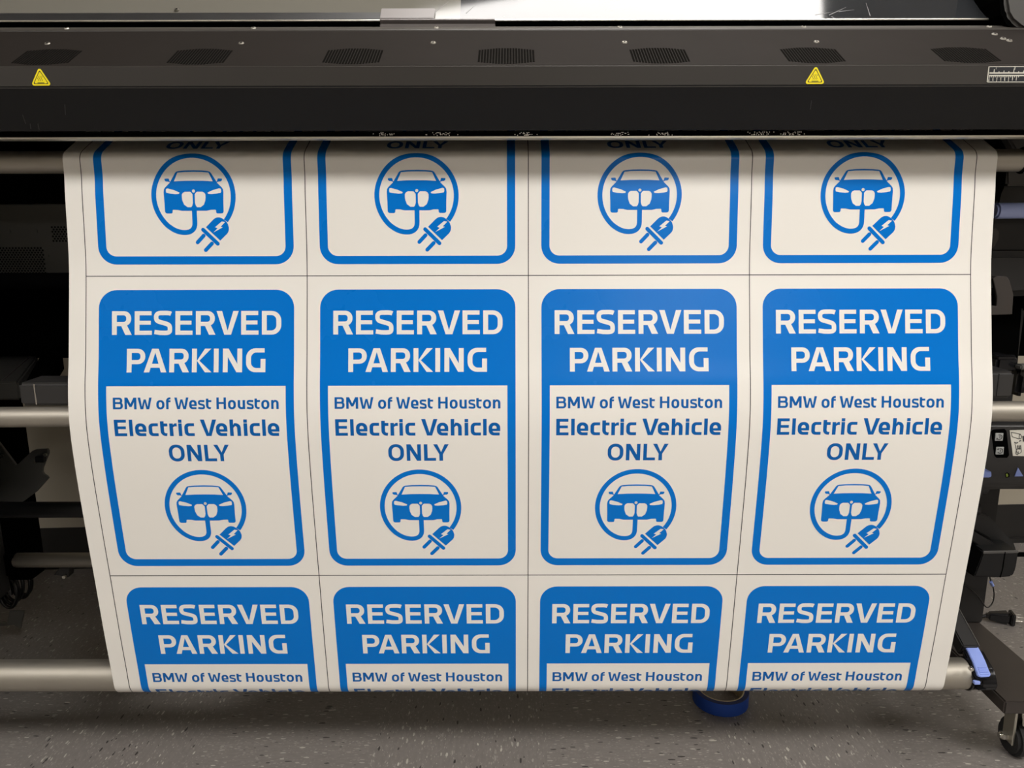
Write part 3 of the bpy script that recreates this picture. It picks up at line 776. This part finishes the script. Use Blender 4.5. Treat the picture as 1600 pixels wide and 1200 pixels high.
    # scuffs on the dark face
    for (xa, ya, xb, yb) in ((36, 178, 41, 192), (48, 192, 49, 200), (60, 192, 62, 202), (102, 162, 103, 178), (1269, 158, 1267, 172)):
        bm = bmesh.new(); ends = []
        for (px, py) in ((xa, ya), (xb, yb)):
            y = 1.0
            for _ in range(8): y = 0.986 + (zm - rz(py, y)) / (zm - zf) * 0.034
            ends.append(at(px, py, y - 0.0002))
        wv = Vector((0.0005, 0, 0)); fn = Vector((0, -0.0003, -0.0001))
        prism(bm, [ends[0] - wv, ends[0] + wv, ends[1] + wv, ends[1] - wv], -fn)
        obj('scuff_mark', bm, 'char', t)
    # guide roller the sheet runs over
    bm = bmesh.new(); cyl(bm, (XL, ROLL[0], Z(ROLL[1])), (0.702, ROLL[0], Z(ROLL[1])), ROLL[2], n=56, b=0.002); obj('guide_roller', bm, 'alu', t, smooth=35)
    bm = bmesh.new(); cyl(bm, (0.702, ROLL[0], Z(ROLL[1])), (0.722, ROLL[0], Z(ROLL[1])), 0.0185, 0.014, n=40, b=0.002); cyl(bm, (0.722, ROLL[0], Z(ROLL[1])), (0.79, ROLL[0], Z(ROLL[1])), 0.009, n=24); obj('roller_end_cap', bm, 'gloss', t, smooth=35)
    # things in the dark under the cover
    bm = bmesh.new(); box(bm, XL, 1.25, 1.42, 1.46, Z(-0.25), Z(0.148)); obj('back_plate', bm, 'deep', t)
    bm = bmesh.new(); zt2, zb2 = rz(317, 1.30), rz(426, 1.30)
    box(bm, XL, 0.78, 1.300, 1.318, zb2, zt2, 0.001, 1); ip = obj('perforated_panel', bm, 'plate', t)
    bm = bmesh.new()
    def holes(px0, px1, py0, py1):
        Y = 1.2996; a, b_ = at(px0, py1, Y), at(px1, py0, Y); st = 0.0052; j = 0; z = a.z
        while z < b_.z:
            x = a.x + (st / 2 if j % 2 else 0)
            while x < b_.x:
                cyl(bm, (x, Y, z), (x, Y + 0.001, z), 0.0016, n=8); x += st
            z += st * 0.72; j += 1
    holes(-40, 68, 385, 425); holes(84, 118, 351, 375)
    o = obj('vent_holes', bm, 'deep', ip); o['kind'] = 'stuff'
    for px, py in ((14, 359), (56, 359), (74, 397)):
        bm = bmesh.new(); p = at(px, py, 1.2995); cyl(bm, p + Vector((0, -0.001, 0)), p + Vector((0, .001, 0)), 0.0035, n=16); obj('screw', bm, 'plate', t, smooth=40)
    bm = bmesh.new(); zc = rz(439, 1.24); cyl(bm, (XL, 1.24, zc), (0.76, 1.24, zc), 0.0145, n=40); obj('inner_roller', bm, 'deep', t, smooth=35)
    bm = bmesh.new(); zc = rz(290, 1.30); box(bm, XL, 0.78, 1.27, 1.31, rz(316, 1.29), rz(240, 1.29), 0.006, 2); obj('heater_duct', bm, 'deep', t)
    # side tray with seam, left
    zt3 = rz(549, 1.45)
    bm = bmesh.new(); q = [at(px, py, y) for px, py, y in ((-60, 549, 1.41), (58, 549, 1.41), (28, 592, 1.175), (-60, 592, 1.175))]
    prism(bm, [(p.x, p.y, zt3) for p in q], (0, 0, -0.03), 0.003, 2); tr = obj('side_tray', bm, 'trunk', t)
    bm = bmesh.new(); a, b_ = at(46, 551, 1.40), at(3, 592, 1.18); tube(bm, [(a.x, a.y, zt3 + .0003), (b_.x, b_.y, zt3 + .0003)], 0.0012, 6, 1); obj('tray_seam', bm, 'brown', tr)
    bm = bmesh.new(); q = [at(px, py, y) for px, py, y in ((62, 552, 1.40), (98, 552, 1.40), (72, 592, 1.175), (40, 592, 1.175))]
    prism(bm, [(p.x, p.y, zt3 + 0.004) for p in q], (0, 0, -0.03), 0.004, 2); obj('tray_guide', bm, 'deep', t)
    # loop-forming bar and the blocks that carry it
    zc = Z(MIDB[1])
    bm = bmesh.new(); cyl(bm, (XL, MIDB[0], zc - 0.003), (1.0, MIDB[0], zc + 0.006), MIDB[2], n=48); obj('loop_bar', bm, 'alu', t, smooth=35)
    def block(xa, xb, ya, yb, za, zb_):
        bm = bmesh.new(); box(bm, xa, xb, ya, yb, za, zb_, 0.004, 3); return obj('bar_block', bm, 'char', t, smooth=35)
    zt4, zb4 = rz(597, 1.04), rz(635, 1.04)
    xa = rx(29, 615, 1.04)
    bl = block(xa, xa + 0.10, 1.040, 1.095, zb4 + .0015, zt4)
    bm = bmesh.new(); box(bm, rx(54, 615, 1.04), rx(56, 615, 1.04), 1.0392, 1.0405, zb4 + 0.004, zt4 - 0.001, 0.0003, 1); obj('block_highlight', bm, 'steel', bl)  # highlight line on the block, laid on as a thin bright strip
    xb = rx(1585, 604, 1.04)
    zt5, zb5 = rz(583, 1.04), rz(624.5, 1.04)
    br = block(xb - 0.075, xb, 1.040, 1.10, zb5, zt5)
    bm = bmesh.new(); box(bm, rx(1558, 604, 1.04), rx(1559.6, 604, 1.04), 1.0392, 1.0405, zb5 + 0.003, zt5 - 0.002, 0.0003, 1); obj('rib', bm, 'black', br)
    # latch gear above the right block
    bm = bmesh.new()
    c1 = at(1563, 566, 1.12); cyl(bm, c1 + Vector((-.012, 0, 0)), c1 + Vector((.02, 0, 0)), 0.010, n=24, b=.002)
    a, b_ = at(1556, 584, 1.10), at(1594, 560, 1.10); box(bm, a.x, b_.x, 1.10, 1.15, a.z, b_.z, .004, 2)
    a, b_ = at(1588, 622, 1.10), at(1612, 575, 1.10); box(bm, a.x, b_.x, 1.10, 1.15, a.z, b_.z, .006, 2)
    obj('bar_latch', bm, 'gloss', t, smooth=35)
    bm = bmesh.new(); a, b_ = at(1588, 578, 1.095), at(1625, 570, 1.095); box(bm, a.x, b_.x, 1.085, 1.10, a.z, b_.z, .002, 2)
    a, b_ = at(1596, 590, 1.095), at(1612, 578, 1.095); box(bm, a.x, b_.x, 1.088, 1.10, a.z, b_.z, .002, 2); obj('latch_lever', bm, 'plate', t, smooth=35)
    # right side column of the body, blue lever, hook
    def face(name, pix, Y, depth, mat, r=.003):
        bm = bmesh.new(); prism(bm, [at(px, py, Y) for px, py in pix], (0, depth, 0), r, 2); return obj(name, bm, mat, t, smooth=35)
    face('side_column', [(1573, 262), (1680, 262), (1680, 292), (1574, 292)], 1.20, 0.3, 'housing')
    face('side_column_recess', [(1566, 288), (1680, 288), (1680, 330), (1556, 330)], 1.225, 0.28, 'char')
    face('side_column_strut', [(1538, 262), (1576, 262), (1573, 292), (1560, 318), (1538, 320)], 1.19, 0.03, 'deep')
    face('side_column_lower', [(1535, 328), (1680, 328), (1680, 398), (1535, 398)], 1.21, 0.3, 'char2', .006)
    face('side_column_foot', [(1535, 394), (1680, 394), (1680, 462), (1574, 466), (1560, 446), (1535, 440)], 1.195, 0.3, 'char2', .010)
    face('column_hole', [(1548, 360), (1558, 358), (1562, 364), (1561, 376), (1554, 388), (1548, 392)], 1.2085, 0.02, 'brown', .001)
    face('end_plate', [(1574, 214), (1680, 214), (1680, 262), (1598, 262), (1592, 246)], 1.16, 0.02, 'housing')
    bm = bmesh.new(); a = at(1554, 331, 1.19); b_ = at(1680, 330, 1.19); cyl(bm, a, b_, 0.0118, n=32, b=.003); lv = obj('blue_lever', bm, 'lavend_lightened', t, smooth=35)
    bm = bmesh.new(); a = at(1536, 331, 1.215); box(bm, a.x, a.x + .022, 1.203, 1.215, a.z - .014, a.z + .012, .004, 2); obj('lever_pivot', bm, 'brown', t, smooth=35)
    bm = bmesh.new()
    hk = [(1552, 437), (1558, 433), (1574, 434), (1578, 440), (1584, 462), (1583, 477), (1582, 493), (1546, 494), (1546, 478), (1557, 480), (1558, 465)]
    prism(bm, [at(px, py, 1.16) for px, py in hk], (0, 0.006, 0), 0.0008, 1); obj('hook_plate', bm, 'brown', t)
    face('lower_column', [(1535, 466), (1600, 462), (1592, 565), (1590, 590), (1535, 590)], 1.26, 0.2, 'deep')
    return t
printer = build_printer()

# ---------------------------------------------------------------- stand: columns, feet, casters, cross bars
def build_stand(t):
    ft = Z(-0.716); fb = Z(-0.738)
    xr = 0.851
    # foot on the right, open channel 24 mm high
    bm = bmesh.new(); box(bm, 0.748, xr, 1.040, 1.70, fb, ft, 0.0025, 2); obj('foot', bm, 'brown', t, smooth=35)
    bm = bmesh.new(); box(bm, 0.762, 0.853, 1.272, 1.46, ft, 0.72, 0.003, 2); obj('column', bm, 'char2', t, smooth=35)
    # caster
    cxx, cyy = 0.829, 1.125
    bm = bmesh.new(); cyl(bm, (cxx, cyy, fb - 0.006), (cxx, cyy, fb), 0.024, n=40, b=.001); cr = obj('caster', bm, 'zinc', t, smooth=35)
    bm = bmesh.new()
    for sx in (-0.016, 0.012):
        prism(bm, [(cxx + sx, cyy - 0.022, fb - .006), (cxx + sx, cyy + 0.006, fb - .006), (cxx + sx, cyy + 0.002, 0.026), (cxx + sx, cyy - 0.024, 0.026)], (0.004, 0, 0), .0008, 1)
    box(bm, cxx - .016, cxx + .016, cyy - .020, cyy + .020, fb - .012, fb - .006, .001, 1)
    prism(bm, [(cxx - .009, cyy - .0235, fb - .022), (cxx + .014, cyy - .0235, fb - .022), (cxx + .014, cyy - .0275, .064), (cxx - .005, cyy - .0275, .064)], (0, .003, 0), .0008, 1)
    obj('fork', bm, 'zinc', cr)
    bm = bmesh.new(); cyl(bm, (cxx - .0115, cyy - .006, 0.031), (cxx + .0115, cyy - .006, 0.031), 0.031, n=48, b=.005); obj('wheel', bm, 'rubber', cr, smooth=35)
    bm = bmesh.new(); cyl(bm, (cxx + .0165, cyy - .012, 0.046), (cxx + .036, cyy - .012, 0.046), 0.034, n=40, b=.003); obj('wheel_cover', bm, 'wheelcap', cr, smooth=35)
    bm = bmesh.new(); cyl(bm, (cxx - .026, cyy - .010, 0.036), (cxx - .016, cyy - .010, 0.036), 0.0075, n=6, b=.0006); cyl(bm, (cxx - .030, cyy - .010, 0.036), (cxx - .026, cyy - .010, 0.036), 0.0045, n=16); obj('axle_bolt', bm, 'steel', cr, smooth=35)
    # left: column, cross bar, take-up bracket plate, lower tube
    bm = bmesh.new(); box(bm, -1.20, -0.98, 1.45, 1.50, 0.149, 0.72, 0.003, 2); obj('column', bm, 'deep', t, smooth=35)
    bm = bmesh.new(); box(bm, -1.30, -1.19, 1.04, 1.70, 0.127, 0.149, 0.0025, 2); obj('foot', bm, 'brown', t, smooth=35)
    bm = bmesh.new(); cyl(bm, (-1.25, 1.63, 0.0), (-1.25, 1.63, 0.127), 0.026, n=24); obj('caster', bm, 'rubber', t, smooth=35)
    bm = bmesh.new(); cyl(bm, (0.80, 1.64, 0.0), (0.80, 1.64, 0.127), 0.026, n=24); obj('caster', bm, 'rubber', t, smooth=35)
    bm = bmesh.new(); cyl(bm, (-1.25, 1.10, 0.0), (-1.25, 1.10, 0.127), 0.026, n=24); obj('caster', bm, 'rubber', t, smooth=35)
    bm = bmesh.new(); box(bm, -1.30, -0.985, 1.104, 1.40, 0.149, 0.88, 0.01, 2); box(bm, -1.30, -0.815, 1.064, 1.11, 0.21, 0.88, 0.006, 2); obj('leg_light_blocker', bm, 'char', t, smooth=35)  # unseen leg cover, added to keep light off the left floor and wall
    # bracket plate
    bm = bmesh.new()
    pl = [(-40, 640), (0, 693), (25, 726), (50, 703), (55, 701), (73, 700), (75, 703), (75, 708), (70, 720), (66, 730), (65.5, 736), (68, 740), (73, 743), (75, 746), (56, 767), (36, 782), (-40, 800)]
    prism(bm, [at(px, py, 1.43) for px, py in pl], (0, 0.006, 0), 0.0006, 1); bp = obj('bracket_plate', bm, 'plate', t)
    bm = bmesh.new(); a, b_ = at(57, 720, 1.427), at(70, 711, 1.427); box(bm, a.x, b_.x, 1.422, 1.43, a.z, b_.z, .001, 1); obj('sensor', bm, 'black', bp)
    for px, py in ((3, 711), (54, 720), (70.5, 709)):
        p = at(px, py, 1.4285); bm = bmesh.new(); cyl(bm, p + Vector((0, -.002, 0)), p + Vector((0, .002, 0)), .0034, .0030, n=16); obj('screw', bm, 'zinc', bp, smooth=40)
    # bare aluminium tube low behind
    zc = rz(873.5, 1.40); xa = rx(23, 873, 1.40)
    bm = bmesh.new(); cyl(bm, (xa, 1.40, zc), (0.765, 1.40, zc), 0.0142, n=40, b=0.0025); obj('lower_tube', bm, 'alu', t, smooth=35)
    bm = bmesh.new(); box(bm, xa - 0.07, xa + .004, 1.385, 1.46, zc - 0.03, zc + 0.02, .004, 2); obj('tube_socket', bm, 'deep', t)
    bm = bmesh.new(); pl = [(83, 897), (92, 886), (108, 886), (106, 901)]
    prism(bm, [at(px, py, 1.41) for px, py in pl], (0, 0.02, 0), .001, 1); tb = obj('tube_bracket', bm, 'char', t)
    p = at(99.5, 900, 1.405); bm = bmesh.new(); cyl(bm, p + Vector((0, -.002, 0)), p + Vector((0, .004, 0)), .0032, n=16); obj('screw', bm, 'zinc', tb, smooth=40)
    # folded angle piece on the left
    bm = bmesh.new(); Y = 1.46
    prism(bm, [at(px, py, Y) for px, py in ((14, 953), (37, 953), (31, 981), (20, 975), (-40, 981), (-40, 974), (10, 972))], (0, .004, 0), .0005, 1)
    obj('angle_bracket', bm, 'plate', t)
build_stand(printer)

# ---------------------------------------------------------------- take-up unit (right) and its spindle
def build_takeup():
    t = thing('take_up_reel', 'charcoal take-up reel unit with two grey buttons, right of the vinyl sheet', 'take-up reel', (0.86, 1.22, 0.40))
    Y = 1.15
    def P(px, py, y=Y): return at(px, py, y)
    bm = bmesh.new()
    # side profile of the motor case: flat sloping face rolled under at the bottom
    zt, z1, zb = rz(663, Y), rz(748, Y), rz(772, Y)
    extrude_x(bm, [(1.158, zt), (1.150, zt - .004), (1.150, z1), (1.154, z1 - .012), (1.166, zb), (1.28, zb), (1.28, zt)], rx(1552, 715, Y) - .012, rx(1552, 715, Y) + .19, 0.0022, 3)
    case = obj('motor_case', bm, 'char', t, smooth=35)
    bm = bmesh.new(); a, b_ = P(1551, 772), P(1560, 735)
    box(bm, a.x - .03, a.x - .0125, 1.152, 1.27, rz(783, Y), rz(663, Y), .004, 2); obj('case_flange', bm, 'black', t, smooth=35)
    bm = bmesh.new(); prism(bm, [P(px, py, 1.149) for px, py in ((1549, 676), (1552, 673), (1570, 672), (1573, 675), (1577, 713), (1574, 717), (1557, 717), (1554, 714))], (0, .004, 0), .0006, 1); kp = obj('button_frame', bm, 'deep', t)
    for (px, py, tilt) in ((1561.5, 684.5, 0), (1562.5, 706, .1)):
        c = P(px, py, 1.148); h = 0.0062
        bm = bmesh.new(); prism(bm, [c + Vector((-h, 0, -h)), c + Vector((h, 0, -h)), c + Vector((h - .0005, 0, h)), c + Vector((-h - .0005, 0, h))], (0, .003, 0), .0006, 1)
        bt = obj('button', bm, 'button', kp)
        bm = bmesh.new()
        pth = [(c.x + .0038 * math.cos(R(a)), 1.1478, c.z + .0038 * math.sin(R(a))) for a in range(-150, 121, 27)]
        tube(bm, pth, .0006, 5, 2)
        tube(bm, [(c.x + .0005, 1.1478, c.z - .002), (c.x + .0005, 1.1478, c.z + .002)], .0005, 5, 1)
        q = c + Vector((-.0036, -.0003, -.0026 if tilt == 0 else .0030))
        prism(bm, [q + Vector((-.0016, 0, -.0012)), q + Vector((.0016, 0, -.0014)), q + Vector((0, 0, .0018))], (0, .0003, 0))
        obj('turn_arrow', bm, 'plinen', bt)
    # instruction label with line drawing of the winding direction
    lab = [(1577.5, 674), (1660, 672), (1660, 716), (1582.5, 714)]
    bm = bmesh.new(); prism(bm, [P(px, py, 1.1495) for px, py in lab], (0, .001, 0)); lb = obj('instruction_label', bm, 'paper', t)
    bm = bmesh.new()
    def ln(pts, r=.00045): tube(bm, [P(px, py, 1.1493) for px, py in pts], r, 5, 3)
    ln([(1580, 677), (1592, 679.5), (1594, 681)]); ln([(1581.5, 684), (1592, 687.5)]); ln([(1580, 677), (1581.5, 684)])
    ln([(1593.5, 679.5), (1596, 683), (1594.5, 687.5), (1592, 685), (1593.5, 679.5)])
    ln([(1585, 692.5), (1587, 694), (1590, 693)], .0009); ln([(1592, 691), (1595, 690)], .0008)
    for k in (0, 1, 2): ln([(1590 + k * 2.3, 697.5), (1590.5 + k * 2.3, 704)], .0007)
    ln([(1586, 696), (1588, 704), (1587, 710), (1590, 712.5), (1591, 707)])
    ln([(1592 + 4 * math.cos(R(a)), 706 + 4 * math.sin(R(a))) for a in range(0, 361, 40)])
    ln([(1598.6, 683), (1599.6, 691)], .0015)
    obj('label_drawing', bm, 'plinen', lb)
    bm = bmesh.new(); prism(bm, [P(px, py, 1.149) for px, py in ((1571, 742), (1574, 740), (1577, 742), (1577, 747), (1572, 748))], (0, .002, 0)); sl = obj('indicator_slot', bm, 'deep', t)
    bm = bmesh.new(); prism(bm, [P(px, py, 1.1486) for px, py in ((1571.6, 742.4), (1573.6, 741.4), (1575, 743.5), (1575, 746), (1572.4, 746.6))], (0, .001, 0)); obj('indicator_light', bm, 'led', sl)
    bm = bmesh.new(); prism(bm, [P(px, py, 1.1488) for px, py in ((1590.5, 732), (1599, 746), (1585, 746.2))], (0, .002, 0), .0004, 1); obj('blue_pointer', bm, 'lavend', t)
    bm = bmesh.new(); prism(bm, [P(px, py, 1.135) for px, py in ((1525, 734), (1538, 735), (1541, 738), (1549, 738.5), (1549.5, 746), (1547, 748), (1525, 748))], (0, .02, 0), .001, 2); obj('blue_catch', bm, 'lavend', t, smooth=35)
    bm = bmesh.new(); c = P(1538, 760, 1.17); cyl(bm, (c.x - .02, 1.185, c.z), (c.x + .008, 1.185, c.z), .020, n=40, b=.002); obj('spindle_hub', bm, 'black', t, smooth=35)
    # spindle and core behind the sheet, holding the wound end
    zz = Z(TAKE[1])
    bm = bmesh.new(); cyl(bm, (-0.60, TAKE[0], zz), (0.65, TAKE[0], zz), TAKE[2] - .001, n=48); obj('take_up_core', bm, 'card', t, smooth=35)
    bm = bmesh.new(); cyl(bm, (-0.984, TAKE[0], zz), (0.80, TAKE[0], zz), .0138, n=32); obj('spindle', bm, 'black', t, smooth=35)
    return t
build_takeup()

# ---------------------------------------------------------------- tension bar lying in the loop
def build_tension_bar():
    y, z = BOTB[0], Z(BOTB[1])
    t = thing('tension_bar', 'aluminium tension bar with blue lever end, lying in the bottom of the vinyl loop', 'tension bar', (0, y, z))
    xe = rx(1505, 1052, y)
    bm = bmesh.new(); cyl(bm, (-1.20, y, z), (xe, y, z), BOTB[2], n=64, b=.001); obj('tube', bm, 'alu', t, smooth=35)
    bm = bmesh.new(); cyl(bm, (xe, y, z), (xe + .005, y, z), .0252, n=56, b=.001); cyl(bm, (xe + .005, y, z), (xe + .016, y, z), .0242, n=56, b=.002); obj('end_ring', bm, 'gloss', t, smooth=35)
    # clamp body with blue thumb lever lying over its top
    bm = bmesh.new()
    prof = [(y - .026, z - .014), (y - .028, z - .005), (y - .024, z + .004), (y - .014, z + .016), (y + .018, z + .030), (y + .024, z + .024), (y + .008, z + .004), (y - .004, z - .014)]
    extrude_x(bm, prof, xe + .012, xe + .038, 0.003, 3); obj('clamp_body', bm, 'gloss', t, smooth=35)
    bm = bmesh.new()
    q = [(1507, 1010.5), (1524, 1010), (1528, 1012.5), (1534.5, 1024), (1540, 1036), (1544, 1047), (1547.5, 1054), (1546.5, 1058), (1544, 1059), (1532, 1059.5), (1527.5, 1057.5), (1524.5, 1050), (1520, 1036), (1514, 1023)]
    # true shape: a curved paddle leaning back, 26 mm wide
    def pad(px, py): 
        f = (py - 1010) / 50.0
        return at(px, py, y + .016 - .049 * f)
    pts = [pad(*p) for p in q]
    prism(bm, pts, (0, .004, -.0035), 0.001, 2); lv = obj('blue_lever', bm, 'lavend', t, smooth=35)
    bm = bmesh.new()
    for k in range(4):
        a, b_ = pad(1526.5 + k * 1.2, 1044.5 + k * 3.4), pad(1539 + k * 1.4, 1044 + k * 3.4)
        a.y -= .0008; b_.y -= .0008; a.z += .0004; b_.z += .0004
        tube(bm, [a, b_], .0009, 6, 1)
    obj('grip_rib', bm, 'lavend', lv, smooth=60)
    bm = bmesh.new()
    q2 = [(1504, 1008), (1526, 1007), (1531, 1011), (1538, 1023), (1544, 1036), (1548, 1048), (1550, 1056), (1549, 1061), (1545, 1063.5), (1530, 1064), (1524, 1061), (1521, 1052), (1516, 1038), (1510, 1025)]
    prism(bm, [pad(*p) + Vector((0, .0042, -.0036)) for p in q2], (0, .006, -.005), 0.002, 2); obj('lever_back', bm, 'gloss', t, smooth=35)
    bm = bmesh.new(); a, b_ = at(1518, 1068, y - .028), at(1528, 1063.5, y - .028); box(bm, a.x, b_.x, y - .034, y - .028, a.z, b_.z, .0006, 1); obj('blue_tab', bm, 'lavend', t)
    bm = bmesh.new(); a, b_ = at(1512, 1079, y - .03), at(1540, 1073, y - .03)
    zs, zr = rz(1081, y - .033), rz(1072, y - .012)
    prism(bm, [(xe + .004, y - .033, zs), (b_.x, y - .033, zs + .001), (b_.x - .004, y - .012, zr), (xe + .004, y - .012, zr)], (0, 0, .003), .001, 2); obj('clamp_shelf', bm, 'gloss', t, smooth=35)
    bm = bmesh.new(); c = at(1517.5, 1048, y - .032); cyl(bm, c + Vector((0, -.001, 0)), c + Vector((0, .006, 0)), .0032, n=20, b=.001); obj('clamp_pin', bm, 'steel', t, smooth=35)
    # swing arm running back and up from the bar end
    a = Vector((xe + .004, y + .012, z - .010)); 
    bm = bmesh.new()
    A = [at(1530, 1011, 1.088), at(1501.4, 959, 1.142)]
    dirv = (A[1] - A[0]).normalized(); end = A[0] + dirv * 0.26
    up = Vector((0, -dirv.z, dirv.y))
    w_ = Vector((-.026, 0, 0)); dn = -up * .024
    prism(bm, [A[0] + w_, A[0], A[0] + dn, A[0] + w_ + dn], end - A[0], .002, 2); obj('swing_arm', bm, 'char', t, smooth=35)
    bm = bmesh.new(); prism(bm, [A[0] + Vector((-.0012, 0, 0)) + up * .0002, A[0] + up * .0002, A[0] + up * .0010, A[0] + Vector((-.0012, 0, 0)) + up * .0010], end - A[0]); obj('arm_edge_highlight', bm, 'plate', t)  # highlight along the arm's edge, put on as a paler strip
    return t
build_tension_bar()

# ---------------------------------------------------------------- sensor housing, cable, plug, hose, tape
def build_small():
    t = thing('cable_trough', 'black moulded box with sloping arm beside the vinyl, above the right foot', 'box', at(1555, 885, 1.2))
    Y = 1.20
    bm = bmesh.new()
    prism(bm, [at(px, py, Y) for px, py in ((1535, 863), (1592, 862), (1589, 885), (1586, 897), (1582, 903), (1562, 905), (1520, 903.5), (1527, 885))], (0, 0.055, 0), .003, 3); bx = obj('housing', bm, 'face', t, smooth=35)
    bm = bmesh.new(); prism(bm, [at(px, py, Y - .0006) for px, py in ((1569.5, 864), (1570.9, 864), (1567, 890), (1563, 904), (1561.6, 904), (1565.6, 890))], (0, .004, 0)); obj('seam', bm, 'deep', bx)
    bm = bmesh.new(); prism(bm, [at(px, py, Y - .0004) for px, py in ((1536, 863.2), (1591, 862.2), (1591, 866), (1536, 867))], (0, .003, 0), .0004, 1); obj('top_edge', bm, 'housing', bx)
    bm = bmesh.new(); prism(bm, [at(px, py, 1.225) for px, py in ((1500, 822), (1518, 830), (1571, 862), (1540, 864), (1512, 842), (1500, 838))], (0, .03, 0), .002, 2); obj('sloping_arm', bm, 'char2', t, smooth=35)
    bm = bmesh.new(); prism(bm, [at(px, py, 1.245) for px, py in ((1500, 790), (1545, 808), (1584, 850), (1588, 862), (1572, 861), (1500, 815))], (0, .03, 0), .002, 2); obj('rear_arm', bm, 'black', t, smooth=35)
    bm = bmesh.new(); prism(bm, [at(px, py, 1.2) for px, py in ((1500, 838), (1518, 848), (1536, 866), (1522, 902), (1514, 898), (1500, 880))], (0, .05, 0), .002, 2); obj('inner_shell', bm, 'deep', t)
    bm = bmesh.new(); a, b_ = at(1576, 868, 1.24), at(1640, 863, 1.24); cyl(bm, a, Vector((b_.x, b_.y, a.z)), .004, n=16); obj('rear_rod', bm, 'deep', t, smooth=35)

    # thin cable with a blue connector
    t = thing('sensor_cable', 'thin black cable with blue connector looping beside the stand column', 'cable', at(1553, 930, 1.262))
    bm = bmesh.new()
    tube(bm, [at(1546, 903, 1.25), at(1547.5, 910, 1.255), at(1551, 919, 1.262), at(1552.5, 930, 1.264), at(1551, 941, 1.264), at(1546, 949, 1.262), at(1540, 950, 1.260), at(1533, 941, 1.262), at(1524, 929, 1.265), at(1512, 919, 1.268), at(1502, 914, 1.269)], .0011, 8, 6); obj('cord', bm, 'gloss', t, smooth=60)
    bm = bmesh.new(); a, b_ = at(1547.5, 910.5, 1.253), at(1550.5, 916.5, 1.259); cyl(bm, a, b_, .0028, n=12, b=.0005); obj('blue_connector', bm, 'lavend', t, smooth=40)

    # power plug lying on the floor behind the foot
    c = at(1566, 973, 1.538); 
    t = thing('power_plug', 'black power plug with metal prongs lying on the floor behind the right foot', 'plug', (c.x, 1.538, 0))
    base = Vector((c.x, 1.538, 0.0140)); ang = R(-14)
    rot = Matrix.Rotation(ang, 4, 'Z')
    bm = bmesh.new()
    bd = bmesh.new(); box(bd, -.034, .012, -.013, .013, -.0135, .0135, .006, 3)
    for v in bd.verts:
        if v.co.x < -.02: v.co.y *= .6; v.co.z *= .6
        if v.co.x > .008: v.co.y *= .9
    box(bd, .012, .020, -.014, .014, -.0135, .0135, .002, 2)
    bmesh.ops.transform(bd, matrix=Matrix.Translation(base) @ rot, verts=bd.verts); merge(bm, bd); obj('plug_body', bm, 'gloss', t, smooth=40)
    for k, (yy, zz_) in enumerate(((-.0065, .004), (.0065, .004))):
        bm = bmesh.new(); bd = bmesh.new(); box(bd, .020, .036, yy - .0009, yy + .0009, zz_ - .0032, zz_ + .0032, .0004, 1)
        bmesh.ops.transform(bd, matrix=Matrix.Translation(base) @ rot, verts=bd.verts); merge(bm, bd); obj('prong', bm, 'steel', t)
    bm = bmesh.new(); bd = bmesh.new(); cyl(bd, (.020, 0, -.006), (.038, 0, -.006), .0024, n=16, b=.0008); bmesh.ops.transform(bd, matrix=Matrix.Translation(base) @ rot, verts=bd.verts); merge(bm, bd); obj('prong', bm, 'steel', t, smooth=40)
    bm = bmesh.new(); p = base + rot @ Vector((-.030, 0, 0)); tube(bm, [p, p + Vector((-.03, .012, -.008)), p + Vector((-.08, .06, -.0100)), p + Vector((-.10, .16, -.0100))], .0036, 10, 6); obj('cord', bm, 'black', t, smooth=60)

    # coiled black hose, left behind
    c = at(8, 928, 1.47)
    t = thing('coiled_hose', 'coiled black hose hanging at the far left under the printer', 'hose', c)
    bm = bmesh.new(); pts = []
    for k in range(0, 5 * 12 + 1):
        a = 2 * math.pi * k / 12; pts.append((c.x - .006 + .017 * math.cos(a) + .004 * math.sin(a * .31), 1.47 + k * .0012, c.z + .034 * math.sin(a)))
    tube(bm, pts, .0038, 8, 2); obj('coil', bm, 'gloss', t, smooth=60)
    bm = bmesh.new(); tube(bm, [(c.x - .012, 1.535, c.z + .034), (c.x - .03, 1.53, c.z + .02), (c.x - .05, 1.52, c.z + .07), (c.x - .06, 1.50, c.z + .14)], .005, 8, 5); obj('hose_end', bm, 'gloss', t, smooth=60)

    # roll of blue masking tape on the floor
    r1, r0, rc, hh = 0.0498, 0.0414, 0.0391, 0.0260
    cy = 1.262
    cx = rx(1125, 1083, cy)
    t = thing('tape_roll', 'roll of blue masking tape lying flat on the floor under the tension bar', 'tape', (cx, cy, 0))
    def ringmesh(ro, ri, z0, z1, b=0.0006):
        bm = bmesh.new(); n = 72; prof = [(ri, z0), (ro - b, z0), (ro, z0 + b), (ro, z1 - b), (ro - b, z1), (ri, z1)]
        rows = [[bm.verts.new((cx + r * math.cos(2 * math.pi * k / n), cy + r * math.sin(2 * math.pi * k / n), z)) for k in range(n)] for r, z in prof]
        for i in range(len(rows)):
            A, B = rows[i], rows[(i + 1) % len(rows)]
            for k in range(n): bm.faces.new((A[k], A[(k + 1) % n], B[(k + 1) % n], B[k]))
        return bm
    bm = ringmesh(r1, r0, 0.0004, hh)
    o = obj('tape', bm, ['tape', 'tapeside'], t, smooth=40)
    for p in o.data.polygons:
        if abs(p.normal.z) > .6: p.material_index = 1
    bm = ringmesh(r0 - .00002, rc, 0.0002, hh + .0004, .0003); obj('cardboard_core', bm, 'card', t, smooth=40)
build_small()
